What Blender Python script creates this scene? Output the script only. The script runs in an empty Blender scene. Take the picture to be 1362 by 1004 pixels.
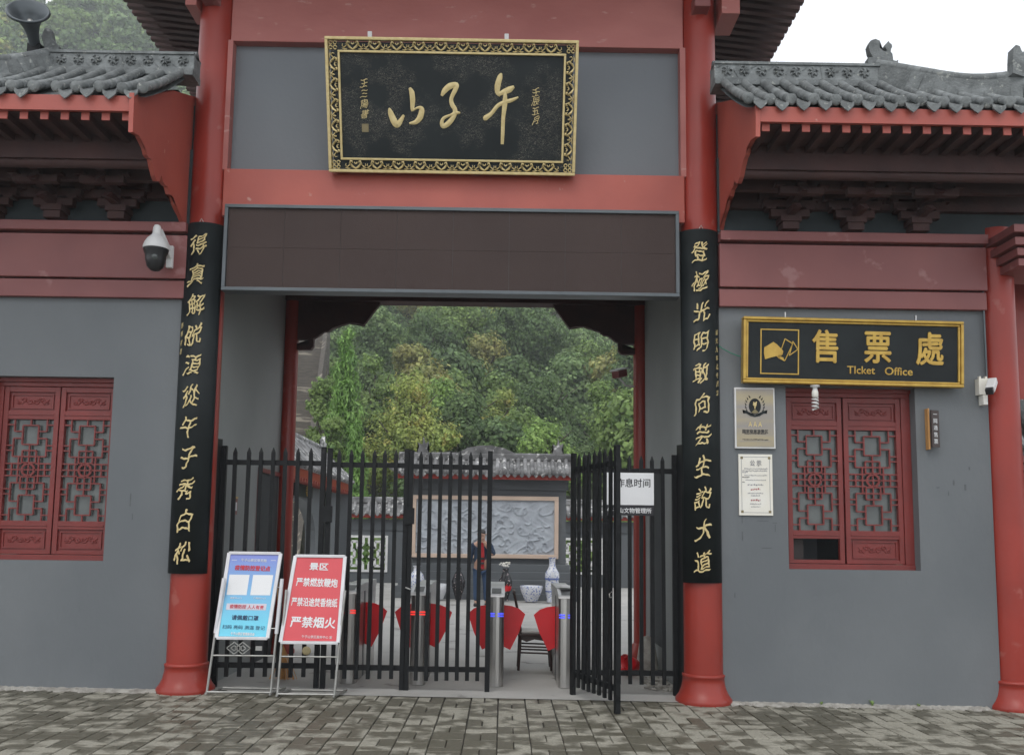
import bpy, bmesh, math, random
import numpy as np
from mathutils import Vector, Matrix
R = math.radians
random.seed(7); rng = np.random.default_rng(7)
S = bpy.context.scene
COL = S.collection

# ------------------------------------------------------------------ camera
cam = bpy.data.cameras.new('camera'); co = bpy.data.objects.new('camera', cam); COL.objects.link(co); S.camera = co
yaw, pitch, roll = .0092, .105, .0123
fw = Vector((math.sin(yaw)*math.cos(pitch), math.cos(yaw)*math.cos(pitch), math.sin(pitch)))
ri = Vector((math.cos(yaw), -math.sin(yaw), 0)); up = ri.cross(fw)
r2 = ri*math.cos(roll)+up*math.sin(roll); u2 = -ri*math.sin(roll)+up*math.cos(roll)
co.matrix_world = Matrix(((r2.x, u2.x, -fw.x, 0), (r2.y, u2.y, -fw.y, -8.42), (r2.z, u2.z, -fw.z, 1.52), (0, 0, 0, 1)))
cam.sensor_width = 36; cam.lens = 1177.5/1362*36; cam.shift_y = 85/1362; cam.clip_end = 3000; cam.clip_start = .05

# ------------------------------------------------------------------ sky and light (overcast)
w = bpy.data.worlds.new('World'); S.world = w; w.use_nodes = True
nt = w.node_tree; nt.nodes.clear()
o = nt.nodes.new('ShaderNodeOutputWorld'); bg = nt.nodes.new('ShaderNodeBackground')
sky = nt.nodes.new('ShaderNodeTexSky'); sky.sky_type = 'NISHITA'; sky.sun_disc = False
sky.sun_elevation = R(55); sky.sun_rotation = R(200); sky.dust_density = 4
mx = nt.nodes.new('ShaderNodeMixRGB'); mx.inputs[0].default_value = .88; mx.inputs[2].default_value = (9.6, 9.9, 10.3, 1)
nt.links.new(sky.outputs[0], mx.inputs[1]); nt.links.new(mx.outputs[0], bg.inputs[0]); bg.inputs[1].default_value = .12
nt.links.new(bg.outputs[0], o.inputs[0])
sl = bpy.data.lights.new('sun', 'SUN'); sl.energy = .55; sl.angle = R(25); sl.color = (1, .97, .92)
so = bpy.data.objects.new('sun', sl); COL.objects.link(so); so.rotation_euler = (R(38), 0, R(-20))
S.view_settings.view_transform = 'Standard'; S.view_settings.look = 'None'; S.view_settings.exposure = 0.36; S.view_settings.gamma = 1
S.view_settings.use_curve_mapping = False
S.cycles.max_bounces = 6; S.cycles.diffuse_bounces = 4; S.cycles.use_denoising = True

def gz(x): return -.015-.01*max(-8, min(8, x))

# ------------------------------------------------------------------ materials
def mat(name, c1, c2=None, scale=3, rough=.6, bump=0., bscale=40, metal=0., c3=None, s3=12, t3=.62, spec=.5, stretch=(1, 1, 1), rnd=None, coat=0, transl=0):
    m = bpy.data.materials.new(name); m.use_nodes = True; n = m.node_tree.nodes; l = m.node_tree.links
    b = n['Principled BSDF']; b.inputs['Roughness'].default_value = rough; b.inputs['Metallic'].default_value = metal
    b.inputs['Specular IOR Level'].default_value = spec; b.inputs['Coat Weight'].default_value = coat
    g = n.new('ShaderNodeNewGeometry'); mp = n.new('ShaderNodeMapping'); mp.inputs['Scale'].default_value = stretch
    l.new(g.outputs['Position'], mp.inputs[0])
    def noise(s, d=5):
        t = n.new('ShaderNodeTexNoise'); t.inputs['Scale'].default_value = s; t.inputs['Detail'].default_value = d
        l.new(mp.outputs[0], t.inputs['Vector']); return t
    def mix(f, a, bb):
        x = n.new('ShaderNodeMixRGB'); l.new(f, x.inputs[0])
        for k, v in ((1, a), (2, bb)):
            if hasattr(v, 'links'): l.new(v, x.inputs[k])
            else: x.inputs[k].default_value = (*v, 1)
        return x.outputs[0]
    def ramp(f, a, bb):
        x = n.new('ShaderNodeMapRange'); l.new(f, x.inputs[0]); x.inputs[1].default_value = a; x.inputs[2].default_value = bb; return x.outputs[0]
    c2 = c2 or tuple(v*.82 for v in c1)
    t = noise(scale); col = mix(ramp(t.outputs[0], .35, .65), c1, c2)
    if c3:
        t2 = noise(s3, 8); col = mix(ramp(t2.outputs[0], t3, t3+.05), col, c3)
    if rnd:
        src = n.new('ShaderNodeObjectInfo').outputs['Random'] if rnd[0] == 'object' else g.outputs['Random Per Island']
        h = n.new('ShaderNodeHueSaturation'); l.new(col, h.inputs['Color'])
        l.new(ramp(src, 0, 1), h.inputs['Value']); h.inputs['Value'].links[0].from_node.inputs[3].default_value = 1-rnd[1]
        h.inputs['Value'].links[0].from_node.inputs[4].default_value = 1+rnd[1]; col = h.outputs[0]
    l.new(col, b.inputs['Base Color'])
    if bump:
        t3_ = noise(bscale, 6); bp = n.new('ShaderNodeBump'); bp.inputs['Strength'].default_value = bump; bp.inputs['Distance'].default_value = .02
        l.new(t3_.outputs[0], bp.inputs['Height']); l.new(bp.outputs[0], b.inputs['Normal'])
    if transl:
        out = n['Material Output']; tr = n.new('ShaderNodeBsdfTranslucent'); l.new(col, tr.inputs[0]); ms = n.new('ShaderNodeMixShader')
        ms.inputs[0].default_value = transl; l.new(b.outputs[0], ms.inputs[1]); l.new(tr.outputs[0], ms.inputs[2]); l.new(ms.outputs[0], out.inputs[0])
    return m

M = {}
M['plaster'] = mat('grey_plaster', (.156, .168, .176), (.122, .134, .143), .7, .75, .25, 14, c3=(.18, .19, .195), s3=9, t3=.74, stretch=(1, 1, .6))
M['plaster2'] = mat('grey_panel_paint', (.155, .168, .182), (.14, .152, .165), .9, .7, .08, 20)
M['red'] = mat('red_paint', (.305, .034, .022), (.25, .029, .019), 1.6, .36, .1, 9, c3=(.32, .075, .058), s3=4, t3=.66, spec=.42)
M['redbeam'] = mat('faded_red_paint', (.39, .13, .112), (.33, .10, .086), 1.2, .5, .12, 10, c3=(.43, .21, .185), s3=5, t3=.66, stretch=(1, 1, 2.5))
M['redmaroon'] = mat('maroon_paint', (.245, .080, .074), (.20, .062, .060), 1.2, .5, .12, 10, c3=(.31, .14, .135), s3=3, t3=.62)
M['redplate'] = mat('red_gable_paint', (.40, .088, .062), (.33, .068, .050), 1.4, .5, .1, 10, c3=(.44, .22, .18), s3=8, t3=.7)
M['redwin'] = mat('red_window_wood', (.195, .026, .022), (.155, .021, .018), 3, .45, .1, 30)
M['plaster_in'] = mat('lit_passage_plaster', (.27, .285, .28), (.24, .255, .25), 1.0, .8, .1, 20)  # paler than the outer plaster: light from the courtyard put into the colour
M['eavewood'] = mat('dark_eave_wood', (.068, .028, .025), (.045, .020, .019), 3, .7, .2, 20)
M['eavedark'] = mat('dark_green_board', (.035, .048, .052), (.025, .034, .038), 3, .8)
M['tile'] = mat('grey_roof_tile', (.21, .225, .225), (.12, .13, .13), 9, .8, .5, 45, c3=(.30, .31, .29), s3=24, t3=.62, rnd=('island', .18))
M['tileold'] = mat('weathered_roof_tile', (.27, .27, .27), (.11, .11, .11), 4, .85, .4, 30, c3=(.55, .55, .53), s3=7, t3=.6, rnd=('object', .45))
M['lacquer'] = mat('black_lacquer', (.016, .021, .022), (.010, .013, .014), 3, .5, .05, 30, spec=.22)
M['gold'] = mat('gold_paint', (.66, .54, .27), (.56, .44, .20), 20, .5, .15, 60, metal=.1)
M['goldrim'] = mat('gold_moulding', (.52, .34, .07), (.42, .26, .05), 12, .35, .1, 60, metal=.4)
M['darkgold'] = mat('dull_gold', (.22, .18, .09), None, 30, .6)
M['led'] = mat('led_screen_face', (.056, .038, .034), (.047, .032, .029), .8, .7, .1, 120, spec=.25)
M['frame_grey'] = mat('grey_metal_frame', (.10, .115, .125), None, 3, .4, metal=.4)
M['iron'] = mat('black_painted_iron', (.010, .011, .012), (.007, .008, .009), 6, .5, .1, 60, c3=(.025, .025, .025), s3=25, t3=.7, spec=.2)
M['steel'] = mat('stainless_steel', (.55, .54, .52), (.45, .44, .43), 3, .3, .03, 5, metal=1., stretch=(1, 1, .05))
M['steeltop'] = mat('brushed_steel_top', (.62, .62, .62), None, 3, .45, metal=.8)
M['whitealu'] = mat('white_aluminium', (.72, .72, .74), (.62, .62, .64), 6, .35, .05, metal=.1)
M['scuff'] = mat('grey_scuff', (.10, .108, .115), None, 30, .8)
M['aludull'] = mat('dull_aluminium', (.42, .42, .40), (.30, .30, .28), 8, .4, .1, metal=.7)
M['concrete'] = mat('pale_concrete', (.42, .41, .385), (.35, .345, .325), 1.1, .85, .15, 30, c3=(.2, .19, .175), s3=2.2, t3=.62)
M['cement'] = mat('crumbled_cement', (.40, .385, .35), (.24, .225, .2), 9, .95, .9, 30)
M['white'] = mat('white_paint', (.75, .75, .74), None, 5, .4)
M['paper'] = mat('white_paper', (.78, .79, .80), (.74, .75, .76), 2, .7)
M['cream'] = mat('cream_paper', (.72, .69, .60), (.76, .75, .70), 3, .7)
M['black'] = mat('black_plastic', (.02, .02, .022), None, 5, .3)
M['ink'] = mat('black_ink', (.03, .03, .035), None, 5, .7)
M['inkred'] = mat('dark_red_ink', (.32, .02, .03), None, 5, .7)
M['inkgrey'] = mat('grey_ink', (.28, .28, .30), None, 5, .7)
M['fan'] = mat('red_acrylic', (.72, .014, .022), None, 3, .3)
M['bannerred'] = mat('red_banner_print', (.68, .085, .10), (.60, .07, .085), 2, .45)
M['brass'] = mat('brushed_brass_plate', (.34, .29, .19), (.26, .24, .22), 4, .35, .03, metal=.6, stretch=(.3, 1, 3))
M['wood'] = mat('orange_wood', (.55, .28, .09), None, 6, .5)
M['brownplate'] = mat('brown_sign_face', (.045, .028, .024), None, 6, .4)
M['stone'] = mat('blue_grey_relief_stone', (.44, .48, .52), (.34, .37, .41), 4, .8, .3, 25)
M['peach'] = mat('peach_marble_frame', (.62, .48, .38), (.55, .42, .33), 2, .5)
M['wallgrey'] = mat('courtyard_grey_wall', (.11, .122, .13), (.095, .105, .112), 1, .8)
M['stair'] = mat('weathered_stair_stone', (.115, .10, .08), (.07, .062, .052), 2.2, .9, .4, 20, c3=(.27, .24, .19), s3=.55, t3=.6, stretch=(1, 3, 6))
M['stairlow'] = M['stair']
M['darkwood'] = mat('dark_chair_wood', (.035, .016, .013), None, 4, .35)
M['seat'] = mat('pale_seat_cushion', (.5, .5, .48), None, 4, .6)
M['porc'] = mat('white_porcelain', (.70, .72, .75), None, 4, .15)
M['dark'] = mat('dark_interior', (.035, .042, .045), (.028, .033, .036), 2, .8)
M['glass'] = mat('dusty_window_glass', (.10, .115, .11), (.07, .08, .078), 5, .12, .02, 8, spec=.6)
M['trunk'] = mat('bark', (.10, .08, .06), (.06, .05, .04), 8, .9, .5, 20)
M['soil'] = mat('hillside_earth', (.045, .06, .03), (.06, .06, .035), .3, .95)
M['mortar'] = mat('sand_joint', (.075, .07, .06), None, 8, .95)
M['bluefig'] = mat('cobalt_glaze', (.14, .19, .42), None, 10, .2)
M['led_blue'] = bpy.data.materials.new('blue_led_strip'); M['led_red'] = bpy.data.materials.new('red_led_strip')
for k, c in (('led_blue', (.08, .10, 1)), ('led_red', (1, .05, .04))):
    M[k].use_nodes = True; b = M[k].node_tree.nodes['Principled BSDF']
    b.inputs['Base Color'].default_value = (*c, 1); b.inputs['Emission Color'].default_value = (*c, 1); b.inputs['Emission Strength'].default_value = .6

def leafmat(name, c1, c2, c3):
    m = mat(name, c1, c2, .9, .6, rnd=('island', .4), transl=.35, c3=c3, s3=1.1, t3=.57, spec=.25); return m
M['leaf_dark'] = leafmat('dark_green_leaves', (000.126, 000.199, 000.079), (000.162, 000.242, 000.089), (000.094, 000.152, 000.068))
M['leaf_mid'] = leafmat('mid_green_leaves', (000.199, 000.294, 000.094), (000.242, 000.336, 000.105), (000.146, 000.231, 000.084))
M['leaf_bright'] = leafmat('fresh_green_leaves', (000.262, 000.399, 000.105), (000.315, 000.451, 000.137), (000.189, 000.304, 000.084))
M['leaf_yellow'] = leafmat('yellow_green_leaves', (000.356, 000.399, 000.105), (000.283, 000.367, 000.105), (000.440, 000.399, 000.116))
M['leaf_orange'] = leafmat('turning_autumn_leaves', (000.315, 000.346, 000.126), (000.378, 000.346, 000.126), (000.251, 000.315, 000.116))
M['leaf_cypress'] = leafmat('cypress_needles', (0.19, 0.34, 0.09), (0.24, 0.39, 0.11), (0.14, 0.25, 0.08))
M['leaf_grey'] = leafmat('soft_green_leaves', (000.199, 000.294, 000.126), (000.242, 000.336, 000.137), (000.157, 000.242, 000.105))

def pave_mat(name, mode):
    m = bpy.data.materials.new(name); m.use_nodes = True; n = m.node_tree.nodes; l = m.node_tree.links; b = n['Principled BSDF']
    g = n.new('ShaderNodeNewGeometry'); oi = n.new('ShaderNodeObjectInfo')
    rnd = oi.outputs['Random'] if mode == 'object' else g.outputs['Random Per Island']
    def noise(s, d, mpv=None):
        t = n.new('ShaderNodeTexNoise'); t.inputs['Scale'].default_value = s; t.inputs['Detail'].default_value = d; l.new(g.outputs['Position'], t.inputs['Vector']); return t.outputs[0]
    def math_(op, a, bb):
        x = n.new('ShaderNodeMath'); x.operation = op
        for k, v in ((0, a), (1, bb)):
            if hasattr(v, 'links'): l.new(v, x.inputs[k])
            else: x.inputs[k].default_value = v
        return x.outputs[0]
    a = noise(.8, 3); c = noise(6.5, 6)
    s = math_('ADD', math_('MULTIPLY', math_('SUBTRACT', rnd, .5), .5), math_('ADD', math_('MULTIPLY', math_('SUBTRACT', a, .5), .9), math_('MULTIPLY', math_('SUBTRACT', c, .5), 1.9)))
    mr = n.new('ShaderNodeMapRange'); l.new(s, mr.inputs[0]); mr.inputs[1].default_value = -.08; mr.inputs[2].default_value = .22
    mx = n.new('ShaderNodeMixRGB'); l.new(mr.outputs[0], mx.inputs[0]); mx.inputs[1].default_value = (.112, .104, .076, 1); mx.inputs[2].default_value = (.305, .29, .238, 1)
    f = noise(60, 4); mx2 = n.new('ShaderNodeMixRGB'); mx2.blend_type = 'MULTIPLY'; mx2.inputs[0].default_value = .5; l.new(mx.outputs[0], mx2.inputs[1])
    mr2 = n.new('ShaderNodeMapRange'); l.new(f, mr2.inputs[0]); mr2.inputs[1].default_value = .3; mr2.inputs[2].default_value = .7; mr2.inputs[3].default_value = .5; mr2.inputs[4].default_value = 1.25
    l.new(mr2.outputs[0], mx2.inputs[2]); l.new(mx2.outputs[0], b.inputs['Base Color'])
    mr3 = n.new('ShaderNodeMapRange'); l.new(mr.outputs[0], mr3.inputs[0]); mr3.inputs[3].default_value = .55; mr3.inputs[4].default_value = .9; l.new(mr3.outputs[0], b.inputs['Roughness'])
    bp = n.new('ShaderNodeBump'); bp.inputs['Strength'].default_value = .5; bp.inputs['Distance'].default_value = .006; l.new(f, bp.inputs['Height']); l.new(bp.outputs[0], b.inputs['Normal'])
    return m
M['paver'] = pave_mat('paving_brick', 'object'); M['paver_stuff'] = pave_mat('paving_brick_far', 'island')

# crackled lacquer for the name board
def crackle():
    m = mat('crackled_black_lacquer', (.014, .019, .020), (.010, .014, .015), 3, .5, spec=.25); n = m.node_tree.nodes; l = m.node_tree.links; b = n['Principled BSDF']
    g = n.new('ShaderNodeNewGeometry'); mp = n.new('ShaderNodeMapping'); mp.inputs['Scale'].default_value = (1, 2.4, 2.4); l.new(g.outputs[0], mp.inputs[0])
    t = n.new('ShaderNodeTexNoise'); t.inputs['Scale'].default_value = 26; t.inputs['Detail'].default_value = 3; t.inputs['Distortion'].default_value = 1.5; l.new(mp.outputs[0], t.inputs[0])
    a = n.new('ShaderNodeMath'); a.operation = 'SUBTRACT'; l.new(t.outputs[0], a.inputs[0]); a.inputs[1].default_value = .53
    ab = n.new('ShaderNodeMath'); ab.operation = 'ABSOLUTE'; l.new(a.outputs[0], ab.inputs[0])
    r = n.new('ShaderNodeMapRange'); l.new(ab.outputs[0], r.inputs[0]); r.inputs[1].default_value = .014; r.inputs[2].default_value = .004
    t2 = n.new('ShaderNodeTexNoise'); t2.inputs['Scale'].default_value = 3.2; t2.inputs['Detail'].default_value = 3; l.new(g.outputs[0], t2.inputs[0])
    r2_ = n.new('ShaderNodeMapRange'); l.new(t2.outputs[0], r2_.inputs[0]); r2_.inputs[1].default_value = .46; r2_.inputs[2].default_value = .56
    mu = n.new('ShaderNodeMath'); mu.operation = 'MULTIPLY'; l.new(r.outputs[0], mu.inputs[0]); l.new(r2_.outputs[0], mu.inputs[1])
    col = b.inputs['Base Color'].links[0].from_socket
    mx = n.new('ShaderNodeMixRGB'); l.new(mu.outputs[0], mx.inputs[0]); l.new(col, mx.inputs[1]); mx.inputs[2].default_value = (.25, .22, .18, 1); l.new(mx.outputs[0], b.inputs['Base Color'])
    return m
M['crackle'] = crackle()

# blue gradient print (blue-violet at the top to turquoise at the foot)
def grad(name, top, bot, z0, z1):
    m = bpy.data.materials.new(name); m.use_nodes = True; n = m.node_tree.nodes; l = m.node_tree.links; b = n['Principled BSDF']; b.inputs['Roughness'].default_value = .45
    tc = n.new('ShaderNodeTexCoord'); sp = n.new('ShaderNodeSeparateXYZ'); l.new(tc.outputs['Object'], sp.inputs[0])
    r = n.new('ShaderNodeMapRange'); l.new(sp.outputs[2], r.inputs[0]); r.inputs[1].default_value = z0; r.inputs[2].default_value = z1
    mx = n.new('ShaderNodeMixRGB'); l.new(r.outputs[0], mx.inputs[0]); mx.inputs[1].default_value = (*bot, 1); mx.inputs[2].default_value = (*top, 1); l.new(mx.outputs[0], b.inputs['Base Color']); return m
M['blueprint'] = grad('blue_poster_print', (.22, .24, .62), (.17, .62, .80), .12, .80)

# ------------------------------------------------------------------ geometry helpers
WP = {}     # world position of unrotated parents
class MB:
    def __init__(s): s.v = []; s.f = []; s.sm = []
    def add(s, v, f, smooth=False):
        k = len(s.v); s.v += [tuple(p) for p in v]; s.f += [tuple(i+k for i in q) for q in f]; s.sm += [smooth]*len(f); return s
    def box(s, x0, x1, y0, y1, z0, z1):
        return s.add([(x0, y0, z0), (x1, y0, z0), (x1, y1, z0), (x0, y1, z0), (x0, y0, z1), (x1, y0, z1), (x1, y1, z1), (x0, y1, z1)],
                     [(0, 3, 2, 1), (4, 5, 6, 7), (0, 1, 5, 4), (1, 2, 6, 5), (2, 3, 7, 6), (3, 0, 4, 7)])
    def bar(s, a, b, w, h=None, upv=(0, 0, 1)):       # square bar from a to b
        a = Vector(a); b = Vector(b); h = h or w; d = (b-a).normalized(); u = Vector(upv)
        if abs(d.dot(u)) > .95: u = Vector((0, 1, 0))
        x = d.cross(u).normalized()*w/2; y = x.cross(d).normalized()*h/2
        v = [p+i*x+j*y for p in (a, b) for i, j in ((-1, -1), (1, -1), (1, 1), (-1, 1))]
        return s.add(v, [(0, 3, 2, 1), (4, 5, 6, 7), (0, 1, 5, 4), (1, 2, 6, 5), (2, 3, 7, 6), (3, 0, 4, 7)])
    def tube(s, pts, r, seg=8, cap=True):
        pts = [Vector(p) for p in pts]; n = len(pts); rs = r if isinstance(r, (list, tuple)) else [r]*n; v = []; f = []
        for i, p in enumerate(pts):
            d = (pts[min(i+1, n-1)]-pts[max(i-1, 0)]).normalized(); u = Vector((0, 0, 1)) if abs(d.z) < .9 else Vector((0, 1, 0))
            x = d.cross(u).normalized(); y = x.cross(d).normalized()
            v += [p+(x*math.cos(2*math.pi*k/seg)+y*math.sin(2*math.pi*k/seg))*rs[i] for k in range(seg)]
        for i in range(n-1):
            for k in range(seg):
                f.append((i*seg+k, (i+1)*seg+k, (i+1)*seg+(k+1) % seg, i*seg+(k+1) % seg))
        s.add(v, f, True)
        if cap: s.add(v[:seg], [tuple(range(seg))]); s.add(v[-seg:], [tuple(range(seg))[::-1]])
        return s
    def lathe(s, prof, c=(0, 0, 0), seg=24, axis=None):   # prof: (radius, height)
        c = Vector(c); ax = Vector(axis or (0, 0, 1)).normalized(); q = Vector((0, 0, 1)).rotation_difference(ax); v = []; f = []; n = len(prof)
        for r, h in prof:
            for k in range(seg):
                a = 2*math.pi*k/seg; v.append(c+q @ Vector((r*math.cos(a), r*math.sin(a), h)))
        for i in range(n-1):
            for k in range(seg): f.append((i*seg+k, i*seg+(k+1) % seg, (i+1)*seg+(k+1) % seg, (i+1)*seg+k))
        s.add(v, f, True)
        if prof[0][0] > 1e-4: s.add(v[:seg], [tuple(range(seg))[::-1]])
        if prof[-1][0] > 1e-4: s.add(v[-seg:], [tuple(range(seg))])
        return s
    def prism(s, poly, fn, d):    # poly: 2-D outline (counter-clockwise), fn(u,v,t)->xyz, thickness d
        n = len(poly); v = [fn(a, b, 0) for a, b in poly]+[fn(a, b, d) for a, b in poly]
        bm = bmesh.new(); vs = [bm.verts.new(p) for p in v]
        try:
            f0 = bm.faces.new(vs[:n]); f1 = bm.faces.new(vs[n:][::-1]); bmesh.ops.triangulate(bm, faces=[f0, f1])
        except ValueError: pass
        bm.verts.index_update(); fs = [tuple(x.index for x in f.verts) for f in bm.faces]; bm.free()
        fs += [(i, i+n, (i+1) % n+n, (i+1) % n) for i in range(n)]
        return s.add(v, fs)
    def xf(s, mtx): s.v = [tuple(mtx @ Vector(p)) for p in s.v]; return s
    def mesh(s, name, off=(0, 0, 0)):
        me = bpy.data.meshes.new(name); ox, oy, oz = off
        me.from_pydata([(x-ox, y-oy, z-oz) for x, y, z in s.v], [], s.f); me.polygons.foreach_set('use_smooth', s.sm); me.update(); return me
    def build(s, name, m, parent=None, origin=None, bev=0, local=False):
        # vertices are in world coordinates unless local (then in the parent's own frame)
        pw = Vector((0, 0, 0)) if (parent is None or local) else WP.get(parent.name, Vector((0, 0, 0)))
        og = Vector(origin) if origin is not None else (pw if parent is not None else Vector((0, 0, 0)))
        me = s.mesh(name, og); me.materials.append(M[m] if isinstance(m, str) else m)
        bm = bmesh.new(); bm.from_mesh(me); bmesh.ops.recalc_face_normals(bm, faces=bm.faces); bm.to_mesh(me); bm.free()
        ob = bpy.data.objects.new(name, me); COL.objects.link(ob); ob.parent = parent; ob.location = og-pw
        WP[ob.name] = og
        if bev:
            bv = ob.modifiers.new('bevel', 'BEVEL'); bv.width = bev; bv.segments = 2; bv.limit_method = 'ANGLE'
        return ob

def tag(o, label=None, cat=None, group=None, kind=None):
    for k, v in (('label', label), ('category', cat), ('group', group), ('kind', kind)):
        if v: o[k] = v
    return o
def thing(name, loc, label, cat, group=None, rz=0):
    o = bpy.data.objects.new(name, None); COL.objects.link(o); o.location = loc; o.rotation_euler = (0, 0, rz); o.empty_display_size = .1
    WP[o.name] = Vector(loc) if not rz else Vector((0, 0, 0)); return tag(o, label, cat, group)
def copy_tree(o, parent=None):
    c = o.copy(); COL.objects.link(c); c.parent = parent
    for ch in [x for x in o.children]: copy_tree(ch, c)
    return c
def inst(me, name, parent, loc, rot=None, scale=None):
    ob = bpy.data.objects.new(name, me); COL.objects.link(ob); ob.parent = parent; ob.location = loc
    if rot: ob.rotation_euler = rot
    if scale: ob.scale = scale
    WP[ob.name] = WP.get(parent.name, Vector((0, 0, 0)))+Vector(loc) if parent else Vector(loc); return ob

_tx = {}
def text_mesh(t, size, ext=.004, off=0., m='gold', res=3, brush=0):
    key = (t, size, ext, off, m, brush)
    if key in _tx: return _tx[key]
    cu = bpy.data.curves.new('lettering', 'FONT'); cu.body = t; cu.size = size; cu.extrude = ext; cu.resolution_u = res
    cu.align_x = 'CENTER'; ob = bpy.data.objects.new('lettering', cu); COL.objects.link(ob)
    dg = bpy.context.evaluated_depsgraph_get(); me = bpy.data.meshes.new_from_object(ob.evaluated_get(dg)); bpy.data.objects.remove(ob)
    if off > 0:
        vs_ = [tuple(q.co) for q in me.vertices]; fs_ = [tuple(q.vertices) for q in me.polygons]; V2, F2 = list(vs_), list(fs_)
        for q, (ax_, ay_) in enumerate(((1, 0), (-1, 0), (0, 1), (0, -1))):
            k0 = len(V2); V2 += [(a+ax_*off, b+ay_*off, c+(q+1)*.00025) for a, b, c in vs_]; F2 += [tuple(i+k0 for i in f_) for f_ in fs_]
        me = bpy.data.meshes.new('lettering'); me.from_pydata(V2, [], F2)
    n = len(me.vertices); c = np.empty(n*3); me.vertices.foreach_get('co', c); c = c.reshape(n, 3)
    mid = (c.max(0)+c.min(0))/2; c -= mid
    if brush:
        bm = bmesh.new(); bm.from_mesh(me); lo_ = min(q.co.x for q in bm.verts); 
        for _ in range(2):
            bmesh.ops.subdivide_edges(bm, edges=[e for e in bm.edges if e.calc_length() > size*.13], cuts=2)
            bmesh.ops.triangulate(bm, faces=[f_ for f_ in bm.faces if len(f_.verts) > 4])
        bm.to_mesh(me); bm.free(); n = len(me.vertices); c = np.empty(n*3); me.vertices.foreach_get('co', c); c = c.reshape(n, 3); c -= (c.max(0)+c.min(0))/2
    if brush:                                    # running-hand lean: slant, rising strokes, uneven weight
        r_ = random.Random(hash(t) % 999 if False else sum(map(ord, t)))
        x, y = c[:, 0].copy(), c[:, 1].copy(); s = size
        k1 = r_.uniform(.10, .2); k2 = r_.uniform(.10, .22)
        p1, p2, p3, p4 = [r_.random()*6.3 for _ in range(4)]
        c[:, 1] = y+k2*x+.045*s*np.sin(x/s*8+p1)+.016*s*np.sin(x/s*23+y/s*9+p3); c[:, 0] = (x+k1*y+.05*s*np.sin(y/s*8+p2)+.018*s*np.sin(y/s*21+x/s*8+p4))*.92
    # x right, y up in the glyph -> x right, z up, facing -y
    c = np.stack([c[:, 0], c[:, 2], c[:, 1]], 1); me.vertices.foreach_set('co', c.ravel()); me.update()
    me.materials.clear(); me.materials.append(M[m]); _tx[key] = me; return me
def put_text(t, size, parent, loc, name='character', m='gold', ext=.004, off=0., brush=0, rot=None, scale=None):
    return inst(text_mesh(t, size, ext, off, m, brush=brush), name, parent, loc, rot, scale)
def text_line(t, size, parent, loc, m, name='lettering', width=None, off=0., ext=.001, rot=None, mtx=None):
    me = text_mesh(t, size, ext, off, m); s = None
    if width:
        xs = [v.co.x for v in me.vertices]; s = (width/(max(xs)-min(xs)), 1, 1)
    return inst(me, name, parent, loc, rot, s)

# ================================================================== SETTING
# ground under everything
g = MB()
N = 24
def sheet(x0, x1, y0, y1, dz, nx=16):
    v = []; f = []
    for i in range(nx+1):
        x = x0+(x1-x0)*i/nx; v += [(x, y0, gz(x)+dz), (x, y1, gz(x)+dz)]
    for i in range(nx): f.append((2*i, 2*i+2, 2*i+3, 2*i+1))
    return MB().add(v, f)
tag(MB().add([(-300, -25, -.35), (300, -25, -.35), (300, 320, -.35), (-300, 320, -.35)], [(0, 1, 2, 3)]).build('ground', 'soil'), kind='structure')
tag(sheet(-16, 16, .3, 22, -.005).build('courtyard_floor', 'concrete'), kind='structure')
pav = tag(sheet(-16, 16, -14, .3, -.016).build('pavement', 'mortar'), kind='structure')
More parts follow.
